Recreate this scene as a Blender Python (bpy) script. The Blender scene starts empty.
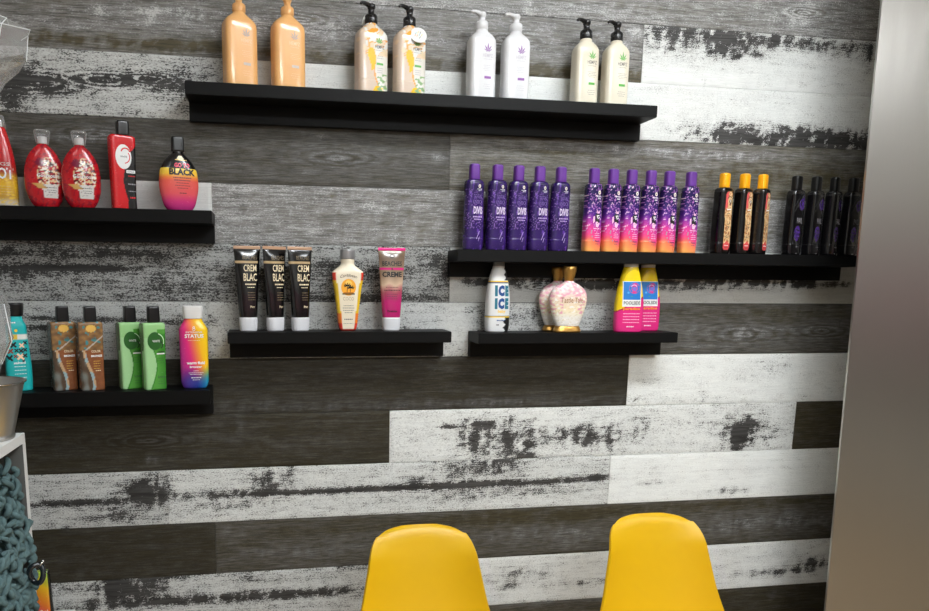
import bpy, bmesh, math, random
from mathutils import Vector, noise as mnoise
R = math.radians
SC = bpy.context.scene
COL = SC.collection
# ------------------------------------------------------------------ camera
W, H = 929, 611
F = 700.0
YAW, PITCH, ROLL = 0.16489, -0.15859, 0.00863
PPX, PPY = 384.81, 393.18
EYE = 1.40
DIST = 12.65942 * .15
ROWTOP = EYE + 4.62474 * .15          # height of the plank joint called row 0
PH = .15                              # plank height
cy_, sy_, cp_, sp_ = math.cos(YAW), math.sin(YAW), math.cos(PITCH), math.sin(PITCH)
fwd = Vector((sy_*cp_, cy_*cp_, sp_))
r0 = Vector((cy_, -sy_, 0)); u0 = r0.cross(fwd)
rgt = math.cos(ROLL)*r0 + math.sin(ROLL)*u0
upv = -math.sin(ROLL)*r0 + math.cos(ROLL)*u0

def at(px, py, d=0.0):
    """point of the vertical plane y = -d that shows at pixel px, py"""
    v = fwd + (px-PPX)/F*rgt - (py-PPY)/F*upv
    t = (DIST-d)/v.y
    return Vector((v.x*t, -d, EYE + v.z*t))

def topix(p):
    v = Vector(p) - Vector((0, -DIST, EYE))
    z = v.dot(fwd)
    return PPX + F*v.dot(rgt)/z, PPY - F*v.dot(upv)/z

cam = bpy.data.cameras.new('camera'); camo = bpy.data.objects.new('camera', cam); COL.objects.link(camo)
cam.sensor_width = 36; cam.lens = F/W*36
cam.shift_x = (W/2-PPX)/W; cam.shift_y = (PPY-H/2)/W
cam.clip_start = .02
from mathutils import Matrix
m = Matrix((rgt, upv, -fwd)).transposed().to_4x4(); m.translation = (0, -DIST, EYE)
camo.matrix_world = m
SC.camera = camo
SC.view_settings.view_transform = 'Standard'; SC.view_settings.look = 'None'
SC.view_settings.gamma = 1; SC.view_settings.use_curve_mapping = False
SC.view_settings.exposure = 0.98
SC.cycles.max_bounces = 8
SC.cycles.transparent_max_bounces = 16

# ------------------------------------------------------------------ helpers
def lin(c):
    return tuple(((x/12.92) if x <= .04045 else ((x+.055)/1.055)**2.4) for x in c)
def rgb(r, g, b):
    return lin((r/255, g/255, b/255))
MATS = {}
def mat(name, col=(200, 200, 200), rough=.5, metal=0.0, coat=0.0, vcol=False, bump=0, bscale=200, trans=0, spec=.5):
    if name in MATS: return MATS[name]
    mt = bpy.data.materials.new(name); mt.use_nodes = True
    nt = mt.node_tree; b = nt.nodes['Principled BSDF']
    b.inputs['Base Color'].default_value = (*rgb(*col), 1)
    b.inputs['Roughness'].default_value = rough
    b.inputs['Metallic'].default_value = metal
    b.inputs['Coat Weight'].default_value = coat
    b.inputs['Coat Roughness'].default_value = .08
    b.inputs['Specular IOR Level'].default_value = spec
    b.inputs['Transmission Weight'].default_value = trans
    tc = nt.nodes.new('ShaderNodeTexCoord')
    n = nt.nodes.new('ShaderNodeTexNoise'); n.inputs['Scale'].default_value = bscale
    n.inputs['Detail'].default_value = 3
    nt.links.new(tc.outputs['Object'], n.inputs['Vector'])
    if vcol:
        a = nt.nodes.new('ShaderNodeAttribute'); a.attribute_name = 'Col'
        nt.links.new(a.outputs['Color'], b.inputs['Base Color'])
    mr = nt.nodes.new('ShaderNodeMapRange')
    mr.inputs['To Min'].default_value = max(0, rough-.04); mr.inputs['To Max'].default_value = min(1, rough+.04)
    nt.links.new(n.outputs['Fac'], mr.inputs['Value']); nt.links.new(mr.outputs['Result'], b.inputs['Roughness'])
    if bump:
        bp = nt.nodes.new('ShaderNodeBump'); bp.inputs['Strength'].default_value = bump
        bp.inputs['Distance'].default_value = .001
        nt.links.new(n.outputs['Fac'], bp.inputs['Height']); nt.links.new(bp.outputs['Normal'], b.inputs['Normal'])
    MATS[name] = mt
    return mt

def thing(name, label, cat, loc=(0, 0, 0), rz=0, group=None):
    o = bpy.data.objects.new(name, None); COL.objects.link(o)
    o.empty_display_size = .05
    o.location = loc; o.rotation_euler = (0, 0, rz)
    o['label'] = label; o['category'] = cat
    if group: o['group'] = group
    return o
def link(name, me, mats, parent=None, smooth=True):
    if not isinstance(mats, (list, tuple)): mats = [mats]
    for mt in mats: me.materials.append(mt)
    if smooth:
        for p in me.polygons: p.use_smooth = True
    o = bpy.data.objects.new(name, me); COL.objects.link(o)
    if parent: o.parent = parent
    return o
def obj(name, bm, mats, parent=None, smooth=False):
    me = bpy.data.meshes.new(name); bm.to_mesh(me); bm.free()
    return link(name, me, mats, parent, smooth)
def tag(o, label, cat, group=None):
    o['label'] = label; o['category'] = cat
    if group: o['group'] = group
    return o
def struct(o):
    o['kind'] = 'structure'; return o
def dup(root, loc, rz, label, group=None):
    r = root.copy(); COL.objects.link(r); r.location = loc; r.rotation_euler = (0, 0, rz)
    r['label'] = label
    if group: r['group'] = group
    for ch in list(root.children):
        c = ch.copy(); COL.objects.link(c); c.parent = r
        for g in list(ch.children):
            d = g.copy(); COL.objects.link(d); d.parent = c
    return r
def box(bm, x0, x1, y0, y1, z0, z1, bev=0, mi=0):
    vs = [bm.verts.new((x, y, z)) for x in (x0, x1) for y in (y0, y1) for z in (z0, z1)]
    fs = []
    for q in ((0, 1, 3, 2), (4, 6, 7, 5), (0, 4, 5, 1), (2, 3, 7, 6), (0, 2, 6, 4), (1, 5, 7, 3)):
        f = bm.faces.new([vs[i] for i in q]); f.material_index = mi; fs.append(f)
    if bev:
        es = list({e for f in fs for e in f.edges})
        bmesh.ops.bevel(bm, geom=es, offset=bev, segments=2, affect='EDGES', clamp_overlap=True)
    return fs
def tube(bm, pts, rad, seg=8, mi=0, close=True):
    pts = [Vector(p) for p in pts]; rings = []
    prev = None
    for i, p in enumerate(pts):
        t = (pts[min(i+1, len(pts)-1)] - pts[max(i-1, 0)]).normalized()
        if prev is None:
            a = t.cross(Vector((0, 0, 1)))
            if a.length < .1: a = t.cross(Vector((0, 1, 0)))
        else: a = prev - t*prev.dot(t)
        a.normalize(); prev = a; b = t.cross(a)
        rr = rad[i] if isinstance(rad, (list, tuple)) else rad
        rings.append([bm.verts.new(p + rr*(math.cos(k/seg*math.tau)*a + math.sin(k/seg*math.tau)*b)) for k in range(seg)])
    for i in range(len(rings)-1):
        for k in range(seg):
            f = bm.faces.new((rings[i][k], rings[i][(k+1) % seg], rings[i+1][(k+1) % seg], rings[i+1][k])); f.material_index = mi
    if close:
        bm.faces.new(rings[0][::-1]).material_index = mi; bm.faces.new(rings[-1]).material_index = mi

def pchip(xs, ys):
    n = len(xs); h = [xs[i+1]-xs[i] for i in range(n-1)]
    dl = [(ys[i+1]-ys[i])/h[i] for i in range(n-1)]
    m_ = [0]*n; m_[0] = dl[0]; m_[-1] = dl[-1]
    for i in range(1, n-1):
        if dl[i-1]*dl[i] <= 0: m_[i] = 0
        else:
            w1 = 2*h[i]+h[i-1]; w2 = h[i]+2*h[i-1]
            m_[i] = (w1+w2)/(w1/dl[i-1]+w2/dl[i])
    def f(x):
        if x <= xs[0]: return ys[0]
        if x >= xs[-1]: return ys[-1]
        i = 0
        while x > xs[i+1]: i += 1
        t = (x-xs[i])/h[i]
        return ((2*t**3-3*t*t+1)*ys[i] + (t**3-2*t*t+t)*h[i]*m_[i] + (-2*t**3+3*t*t)*ys[i+1] + (t**3-t*t)*h[i]*m_[i+1])
    return f

class Body:
    """closed superellipse body: prof rows are z, half width, half depth, exponent"""
    def __init__(s, prof):
        s.prof = prof
        zs = [p[0] for p in prof]
        s.z0, s.z1 = zs[0], zs[-1]
        s.a = pchip(zs, [p[1] for p in prof]); s.b = pchip(zs, [p[2] for p in prof])
        s.n = pchip(zs, [p[3] for p in prof])
    def fy(s, x, z):
        a, b, n = s.a(z), s.b(z), s.n(z)
        q = min(.995, abs(x)/a)
        return -b*(1-q**n)**(1/n)
    def build(s, name, m_, parent, colf=None, rows=70, seg=72, capr=.0012):
        vs, fs, cols = [], [], []
        zz = sorted(set([s.z0+(s.z1-s.z0)*i/rows for i in range(rows+1)] + [p[0] for p in s.prof]))
        rings = [(zz[0], 0.0), (zz[0], -capr)]
        rings = [(zz[0], -capr)] + [(z, 0) for z in zz] + [(zz[-1], -capr)]
        for z, sh in rings:
            a, b, n = s.a(z)+sh, s.b(z)+sh, s.n(z)
            for k in range(seg):
                th = -math.pi/2 + (k+.5)/seg*math.tau
                c, d = math.cos(th), math.sin(th)
                # even spacing on a superellipse
                rr = (abs(c)**n + abs(d)**n)**(-1/n)
                zc = z
                x, y = a*rr*c, b*rr*d
                if sh: zc = z - (.0006 if z == zz[0] else -.0006)
                vs.append((x, y, zc))
                cols.append(colf(x, y, z) if colf else (1, 1, 1))
        nr = len(rings)
        for i in range(nr-1):
            for k in range(seg):
                k2 = (k+1) % seg
                fs.append((i*seg+k, i*seg+k2, (i+1)*seg+k2, (i+1)*seg+k))
        fs.append(tuple(range(seg))[::-1]); fs.append(tuple((nr-1)*seg+k for k in range(seg)))
        me = bpy.data.meshes.new(name); me.from_pydata(vs, [], fs)
        if colf:
            at_ = me.color_attributes.new('Col', 'FLOAT_COLOR', 'POINT')
            for i, c in enumerate(cols):
                at_.data[i].color = (*rgb(*c), 1)
        return link(name, me, m_, parent)

# lettering -------------------------------------------------------------
def text_mesh(s, bold):
    cu = bpy.data.curves.new('t', 'FONT'); cu.body = s; cu.size = 1; cu.resolution_u = 2
    cu.offset = bold
    o = bpy.data.objects.new('t', cu); COL.objects.link(o)
    dg = bpy.context.evaluated_depsgraph_get(); dg.update()
    me = bpy.data.meshes.new_from_object(o.evaluated_get(dg))
    V = [v.co.copy() for v in me.vertices]; P = [tuple(p.vertices) for p in me.polygons]
    bpy.data.objects.remove(o); bpy.data.curves.remove(cu); bpy.data.meshes.remove(me)
    return V, P
TC = {}
def text_geo(s, bold):
    if (s, bold) not in TC: TC[(s, bold)] = text_mesh(s, bold)
    return TC[(s, bold)]

class Art:
    """thin printed shapes laid on the front of a Body"""
    def __init__(s, body, eps=.0005):
        s.body = body; s.bm = bmesh.new(); s.mats = []; s.eps = eps
    def mi(s, m_):
        if m_ not in s.mats: s.mats.append(m_)
        return s.mats.index(m_)
    def P(s, x, z):
        if s.body is None: return (x, -s.eps, z)
        return (x, s.body.fy(x, z)-s.eps, z)
    def text(s, st, x, z, h, m_, w=None, bold=.02, arch=0):
        V, Pl = text_geo(st, bold)
        x0 = min(v.x for v in V); x1 = max(v.x for v in V); y0 = min(v.y for v in V); y1 = max(v.y for v in V)
        k = h/(y1-y0); kx = (w/(x1-x0)) if w else k
        i = s.mi(m_); vv = []
        for v in V:
            X = (v.x-(x0+x1)/2)*kx
            Z = (v.y-y0)*k - (arch*(X*X) if arch else 0)
            vv.append(s.bm.verts.new(s.P(x+X, z+Z)))
        for p in Pl:
            try: f = s.bm.faces.new([vv[j] for j in p]); f.material_index = i
            except ValueError: pass
        return s
    def poly(s, pts, m_, n=None):
        i = s.mi(m_)
        f = s.bm.faces.new([s.bm.verts.new(s.P(*p)) for p in pts]); f.material_index = i
        return s
    def rect(s, x0, x1, z0, z1, m_, nx=6, nz=6):
        i = s.mi(m_)
        g = [[s.bm.verts.new(s.P(x0+(x1-x0)*a/nx, z0+(z1-z0)*b/nz)) for a in range(nx+1)] for b in range(nz+1)]
        for b in range(nz):
            for a in range(nx):
                s.bm.faces.new((g[b][a], g[b][a+1], g[b+1][a+1], g[b+1][a])).material_index = i
        return s
    def disc(s, x, z, rx, rz, m_, n=24):
        i = s.mi(m_); c = s.bm.verts.new(s.P(x, z)); rr = []
        for q in (.5, 1):
            rr.append([s.bm.verts.new(s.P(x+rx*q*math.cos(k/n*math.tau), z+rz*q*math.sin(k/n*math.tau))) for k in range(n)])
        for k in range(n):
            s.bm.faces.new((c, rr[0][k], rr[0][(k+1) % n])).material_index = i
            s.bm.faces.new((rr[0][k], rr[1][k], rr[1][(k+1) % n], rr[0][(k+1) % n])).material_index = i
        return s
    def arc(s, x, z, r, a0, a1, w, m_, n=14, sx=1):
        i = s.mi(m_); pr = None
        for k in range(n+1):
            t = R(a0+(a1-a0)*k/n)
            p = [s.bm.verts.new(s.P(x+q*math.cos(t)*sx, z+q*math.sin(t))) for q in (r-w/2, r+w/2)]
            if pr: s.bm.faces.new((pr[0], pr[1], p[1], p[0])).material_index = i
            pr = p
        return s
    def line(s, x0, z0, x1, z1, w, m_, n=6):
        i = s.mi(m_); dx, dz = x1-x0, z1-z0; L = math.hypot(dx, dz); nx, nz = -dz/L*w/2, dx/L*w/2; pr = None
        for k in range(n+1):
            X, Z = x0+dx*k/n, z0+dz*k/n
            p = [s.bm.verts.new(s.P(X+nx, Z+nz)), s.bm.verts.new(s.P(X-nx, Z-nz))]
            if pr: s.bm.faces.new((pr[0], pr[1], p[1], p[0])).material_index = i
            pr = p
        return s
    def small(s, x, z, w, m_, h=.0012, seed=0):
        """a run of tiny illegible print"""
        rd = random.Random(seed*7+int(z*1e4)); X = x-w/2
        while X < x+w/2:
            l = rd.uniform(.0015, .005); l = min(l, x+w/2-X)
            if l > .0008: s.rect(X, X+l, z, z+h, m_, 2, 1)
            X += l+.0011
        return s
    def leaf(s, x, z, r, m_):
        for a, l in ((90, 1), (55, .82), (125, .82), (22, .6), (158, .6), (-20, .3), (200, .3)):
            t = R(a); L = l*r; dx, dz = math.cos(t), math.sin(t); w = .075*L+.0004
            s.poly([(x, z), (x+dx*L*.45+dz*w, z+dz*L*.45-dx*w), (x+dx*L, z+dz*L), (x+dx*L*.45-dz*w, z+dz*L*.45+dx*w)], m_)
        return s
    def done(s, name, parent):
        bmesh.ops.recalc_face_normals(s.bm, faces=s.bm.faces)
        for f in s.bm.faces:
            if f.normal.y > 0: f.normal_flip()
        if name not in ('lettering', 'small_print', 'cross_pattern', 'thin_lines'): return obj(name, s.bm, s.mats, parent)
        iv = sorted((min(v.co.z for v in f.verts), max(v.co.z for v in f.verts), i) for i, f in enumerate(s.bm.faces))
        groups, top = [], -9
        for a, b, i in iv:
            if a > top+.0052: groups.append(set())
            groups[-1].add(i); top = max(top, b)
        me = bpy.data.meshes.new('x'); s.bm.to_mesh(me); s.bm.free(); out = None
        for g in groups:
            b2 = bmesh.new(); b2.from_mesh(me); b2.faces.ensure_lookup_table()
            bmesh.ops.delete(b2, geom=[f for f in b2.faces if f.index not in g], context='FACES')
            out = obj(name, b2, s.mats, parent)
        bpy.data.meshes.remove(me)
        return out

PAL = {'dark_grey': (70, 66, 64), 'mid_grey': (110, 106, 100), 'dark_plum': (70, 20, 40), 'brown': (96, 64, 40), 'gold_flat': (226, 190, 60),
 'umber': (70, 56, 46), 'brick': (140, 62, 50), 'violet': (112, 84, 160), 'pearl': (226, 216, 200), 'pale_pink': (246, 190, 220), 'aubergine': (110, 24, 90)}
def ink(name, c=None, rough=.4, metal=0): return mat('ink_'+name, c or PAL.get(name, (200, 200, 200)), rough, metal)
WHITE = ink('white', (235, 235, 235)); BLACK = ink('black', (18, 17, 18)); GREY = ink('grey', (150, 146, 150))
GOLD = ink('gold', (205, 170, 110), .3, .5); CREAMY = ink('cream', (232, 214, 178)); LEAFG = ink('leaf_green', (92, 172, 72))
PURP = ink('purple', (142, 88, 165)); YEL = ink('yellow', (250, 205, 20)); PINK = ink('pink', (235, 60, 140))
RED = ink('red', (215, 22, 30)); BLUE = ink('blue', (30, 120, 200)); ORNG = ink('orange', (245, 150, 30)); SILV = ink('silver', (190, 190, 195), .25, .7)

def hsh(x, z, k=0):
    return mnoise.noise(Vector((x*1.0+k*17.3, z*1.0-k*5.1, k*3.7)))*.5+.5
def mix(a, b, t):
    t = max(0, min(1, t)); return tuple(a[i]*(1-t)+b[i]*t for i in range(3))
def sst(a, b, x):
    t = max(0, min(1, (x-a)/(b-a))); return t*t*(3-2*t)
def ramp(stops, t):
    if t <= stops[0][0]: return stops[0][1]
    for (a, ca), (b, cb) in zip(stops, stops[1:]):
        if t <= b: return mix(ca, cb, (t-a)/(b-a))
    return stops[-1][1]
GLOSS = mat('printed_gloss_plastic', rough=.26, coat=.35, vcol=True)
SATIN = mat('printed_satin_plastic', rough=.4, vcol=True)

def cap(name, parent, z0, z1, a, b, m_, n=2, a2=None, b2=None, rows=8, seg=40):
    a2 = a2 or a; b2 = b2 or b; e = .0012
    return Body([(z0, a, b, n), (z1-e*1.5, a2, b2, n), (z1, a2-e, b2-e, n)]).build(name, m_, parent, None, rows, seg)

def pump(parent, z0, z1, m_, rz=0):
    """pump head with collar, stem and nozzle; z0 neck, z1 top"""
    bm = bmesh.new(); h = z1-z0
    c = [(0, .0148), (.002, .0155), (h*.42, .0150), (h*.46, .0135), (h*.5, .0082), (h*.72, .0078), (h*.75, .0092), (h*.86, .0105), (h*.97, .0092), (h, .006)]
    seg = 28; rr = []
    for z, r in c:
        rr.append([bm.verts.new((r*math.cos(k/seg*math.tau), r*math.sin(k/seg*math.tau), z0+z)) for k in range(seg)])
    for i in range(len(rr)-1):
        for k in range(seg): bm.faces.new((rr[i][k], rr[i][(k+1) % seg], rr[i+1][(k+1) % seg], rr[i+1][k]))
    bm.faces.new(rr[0][::-1]); bm.faces.new(rr[-1])
    for k in range(0, 28):                                   # collar ribs
        t = (k+.5)/28*math.tau
        tube(bm, [(.0152*math.cos(t), .0152*math.sin(t), z0+.003), (.0150*math.cos(t), .0150*math.sin(t), z0+h*.4)], .0006, 4)
    obj('pump_collar', bm, m_, parent, True)
    bm = bmesh.new()
    d = Vector((-math.cos(rz), -math.sin(rz), 0))
    b = Vector((0, 0, z0+h*.9))
    tube(bm, [b-d*.008, b+d*.012, b+d*.024+Vector((0, 0, .0012)), b+d*.033-Vector((0, 0, .0005)), b+d*.036-Vector((0, 0, .0035))], [.0058, .0056, .0044, .0036, .0030], 12)
    obj('pump_nozzle', bm, m_, parent, True)

GAP = .0007
# ------------------------------------------------------------------ rooms shell: plank wall
x_left, x_right = -1.75, 4.00
YB = -4.05
CEIL = 2.75
def rowz(k): return ROWTOP - k*PH
# rows: list of (left pixel or None, kind, tone, haze, wear)
def jx(px, row):
    """wall x of a joint seen at pixel px on plank row"""
    lo, hi = -200, 900
    for _ in range(30):
        mid = (lo+hi)/2
        if at(px, mid).z > rowz(row+.5): lo = mid
        else: hi = mid
    return at(px, (lo+hi)/2).x
PL = {
 -5: [(None, 'd', .9, .5, 0), (300, 'w', 1, 0, .2)],
 -4: [(None, 'w', 1, 0, .3), (500, 'd', 1, .6, 0)],
 -3: [(None, 'd', .9, .5, 0), (420, 'w', 1, 0, .2)],
 -2: [(None, 'd', 1, .6, 0)],
 -1: [(None, 'd', 1.18, .9, 0)],
 0: [(None, 'd', 1.1, .72, 0), (641.5, 'w', 1.0, 0, .16)],
 1: [(None, 'w', .92, 0, .34), (238, 'w', .99, 0, .06), (714.5, 'w', 1.0, 0, .10)],
 2: [(None, 'd', .80, .42, 0), (449.2, 'd', 1.08, .42, 0)],
 3: [(None, 'w', .92, 0, .04), (212.5, 'd', 1.14, .98, 0)],
 4: [(None, 'w', .72, 0, .46), (449.2, 'w', .86, 0, .10)],
 5: [(None, 'w', .80, 0, .30), (208.5, 'w', .84, 0, .30), (640, 'd', .80, .50, 0)],
 6: [(None, 'd', .62, .16, 0), (626.5, 'w', 1.02, 0, .08)],
 7: [(None, 'd', .68, .16, 0), (389, 'w', 1.0, 0, .20), (792.5, 'd', .86, .10, 0)],
 8: [(None, 'w', .90, 0, .34), (168.3, 'w', .98, 0, .28), (607.8, 'w', 1.05, 0, .08)],
 9: [(None, 'd', .66, .14, 0), (216, 'd', .84, .34, 0)],
 10: [(None, 'w', .92, 0, .32), (420, 'w', 1.0, 0, .20)],
 11: [(None, 'd', .86, .30, 0), (680, 'd', .72, .16, 0)],
 12: [(None, 'w', 1, 0, .2), (500, 'w', .95, 0, .3)],
 13: [(None, 'd', .7, .2, 0)],
 14: [(None, 'w', 1, 0, .3)],
 15: [(None, 'd', .8, .2, 0), (400, 'w', 1, 0, .2)],
 16: [(None, 'd', .7, .3, 0)]}
# worn patches (pixel centre, half sizes in pixels, strength); positive bares a white plank / greys a dark one
WEAR = [
 # row 0 right
 (665, 36, 32, 9, .55), (728, 46, 18, 11, .85), (690, 34, 40, 5, .35), (765, 40, 30, 6, .45), (800, 44, 40, 7, .5), (850, 50, 22, 8, .35), (700, 52, 60, 6, .3), (867, 58, 4, 12, .4),
 # row 1
 (6, 80, 26, 16, .65), (38, 82, 34, 6, .6), (105, 81, 30, 4, .7), (150, 80, 26, 7, .55), (186, 88, 20, 10, .45), (60, 92, 30, 3, .4), (8, 105, 8, 10, .5),
 (690, 128, 26, 7, .28), (665, 90, 18, 3, .2), (745, 139, 40, 6, 1.0), (800, 140, 60, 8, 1.05), (850, 142, 30, 9, .8), (720, 135, 8, 8, .5), (790, 128, 60, 4, .35),
 # row 4
 (30, 252, 40, 5, .3), (130, 254, 50, 4, .3), (60, 268, 40, 2.5, .6), (110, 269, 22, 2, .6), (20, 272, 30, 5, .25), (160, 282, 6, 8, .4), (190, 290, 40, 8, .15),
 (255, 275, 30, 8, .2), (320, 265, 20, 4, .3), (380, 272, 50, 5, .25), (440, 262, 10, 6, .3), (360, 298, 60, 3, .3), (225, 258, 30, 6, -.2), (350, 255, 60, 6, -.25), (420, 285, 30, 8, -.1),
 (485, 283, 16, 2.5, .8), (520, 281, 40, 3.5, .9), (590, 284, 36, 3.5, .9), (655, 283, 46, 4.5, .85), (740, 281, 46, 4.5, .85), (815, 284, 40, 4, .8), (560, 289, 60, 1.5, .6), (700, 290, 40, 1.5, .6),
 # row 5
 (45, 318, 18, 2.5, .6), (110, 319, 24, 2, .6), (36, 328, 16, 2.5, .5), (170, 322, 40, 2, .4), (195, 345, 14, 12, .35), (60, 346, 20, 10, .3), (214, 320, 6, 14, .2), (510, 316, 40, 8, .2), (600, 318, 30, 10, .15), (456, 320, 12, 22, -.25), (216, 345, 8, 12, -.25),
 # row 6 right, row 7
 (647, 381, 12, 1.4, .5), (700, 366, 10, 4, .15), (770, 366, 16, 9, .33), (742, 378, 10, 4, .15), (701, 394, 3, 6, .3), (680, 377, 40, 2, .1),
 (450, 426, 9, 1.5, .7), (468, 440, 14, 14, .38), (505, 437, 22, 14, .62), (522, 446, 10, 9, .4), (570, 434, 30, 8, .4), (600, 436, 26, 12, .42), (640, 430, 14, 10, .3), (480, 425, 20, 4, .4), (742, 430, 16, 13, .8), (740, 436, 10, 10, .5), (700, 424, 30, 3, .15), (610, 445, 2, 10, .6), (780, 430, 14, 8, .12),
 # row 8
 (72, 502, 40, 2, .9), (140, 490, 16, 10, .5), (155, 493, 14, 8, .5), (120, 512, 30, 10, .3), (160, 480, 10, 6, .25),
 (265, 480, 18, 9, .45), (291, 474, 3, 7, .6), (240, 493, 60, 3, .55), (330, 490, 60, 2, .7), (400, 487, 50, 2, .7), (230, 505, 36, 5, .3), (415, 480, 8, 3, .6), (470, 465, 30, 12, .42), (500, 460, 22, 8, .4), (455, 484, 40, 3, .7), (540, 481, 50, 2.2, .8), (597, 476, 10, 2.5, .8), (500, 492, 60, 4, .3),
 (650, 482, 14, 2.5, .3), (720, 490, 20, 3.5, .6), (700, 470, 90, 1, .12), (648, 470, 8, 8, .1),
 # row 10
 (130, 588, 30, 10, .75), (112, 583, 10, 10, .4), (200, 598, 90, 3.5, .75), (250, 577, 14, 4, .3), (310, 592, 50, 3, .6), (180, 575, 40, 3, .35), (20, 590, 60, 3, .4),
 (525, 572, 20, 5, .45), (580, 582, 40, 2.5, .35), (505, 583, 14, 6, .3), (560, 545, 30, 3, .3), (815, 562, 16, 4, .75), (790, 570, 20, 3, .4), (760, 572, 30, 3, .3), (620, 570, 14, 4, .2),
 # haze on dark planks: rows -1, 0
 (120, 10, 80, 3, .35), (100, 14, 16, 3, .45), (150, 27, 5, 10, .5), (180, 17, 40, 8, .35), (60, 22, 40, 8, .3), (270, 27, 20, 9, .4), (330, 32, 34, 9, .45), (405, 32, 22, 6, .35), (140, 44, 200, 5, -.65), (440, 66, 240, 7, -.65), (600, 76, 80, 6, -.7), (560, 45, 60, 14, .15), (350, 20, 90, 3, -.1), (60, 5, 30, 7, -.35),
 (795, 20, 8, 7, .6), (806, 6, 6, 5, .5), (600, 4, 80, 4, -.25), (680, 10, 40, 5, -.3), (380, 4, 8, 5, .4), (528, 12, 4, 14, .3),
 # row 2
 (98, 134, 10, 6, .7), (60, 140, 80, 2, .4), (40, 137, 30, 2, .4), (200, 144, 50, 1.6, .3), (330, 146, 50, 8, .18), (345, 160, 40, 2, .3), (435, 157, 13, 4, .75), (235, 163, 16, 1.5, .5), (300, 173, 40, 2, .35), (322, 137, 16, 3, .35),
 (660, 152, 150, 3, .6), (700, 158, 60, 3, .55), (695, 168, 20, 3, .45), (830, 154, 40, 2, .3), (500, 152, 40, 2, .3), (580, 175, 8, 12, .2), (800, 180, 90, 12, -.35), (480, 178, 20, 14, -.3), (560, 153, 40, 1.2, -.6),
 # row 3
 (350, 196, 50, 3, -.1), (370, 206, 14, 4, .5), (230, 217, 30, 3, .25), (480, 222, 200, 28, -.34), (700, 222, 200, 14, -.2), (800, 215, 60, 8, .1), (735, 235, 120, 4, -.25), (700, 226, 10, 4, .2),
 # row 5 right
 (740, 334, 9, 5, .55), (690, 333, 5, 8, .4), (800, 328, 60, 2, .35), (770, 340, 50, 1.5, .3), (840, 322, 20, 3, .35), (715, 345, 50, 1.2, .4), (760, 312, 90, 4, -.3), (720, 328, 40, 1.5, .35), (780, 320, 30, 6, -.2),
 # row 6 left, 7
 (420, 405, 220, 4, .6), (500, 400, 60, 3, .3), (260, 402, 40, 4, .35), (240, 425, 3, 10, .55), (229, 440, 8, 3, .4), (190, 438, 40, 4, .35), (210, 425, 40, 4, .2), (152, 459, 5, 3, .9), (285, 443, 40, 3, .25), (300, 422, 60, 2, .15),
 # row 9
 (230, 530, 14, 4, .4), (300, 552, 40, 6, .35), (330, 545, 30, 8, .2), (340, 565, 30, 4, .3), (300, 530, 80, 5, -.1), (530, 533, 70, 6, .35), (570, 536, 36, 6, .3), (500, 520, 90, 4, -.3), (560, 512, 100, 4, -.35), (760, 502, 80, 3, -.3), (760, 522, 70, 7, .4), (800, 517, 30, 6, .35), (735, 523, 12, 8, .3), (67, 528, 3, 1.5, .9), (82, 570, 3, 6, .3),
 (772, 594, 3, 3, .5), (560, 600, 70, 3, .2)]
WW = []
for px, py, rx, ry, s_ in WEAR:
    p = at(px, py); q = at(px+rx, py); q2 = at(px, py+ry)
    WW.append((p.x, p.z, abs(q.x-p.x), abs(q2.z-p.z), s_))
KNOTD = [(at(*p).x, at(*p).z, w) for p, w in (((741, 334), .09), ((97, 135), .06), ((338, 158), .08), ((803, 14), .05), ((505, 40), .07), ((820, 331), .07), ((300, 20), .06), ((262, 29), .04), ((150, 440), .07))]
KNOTW = [(at(*p).x, at(*p).z, w) for p, w in (((34, 84), .08), ((105, 81), .07), ((150, 80), .05), ((540, 287), .05), ((420, 486), .05))]

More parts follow.
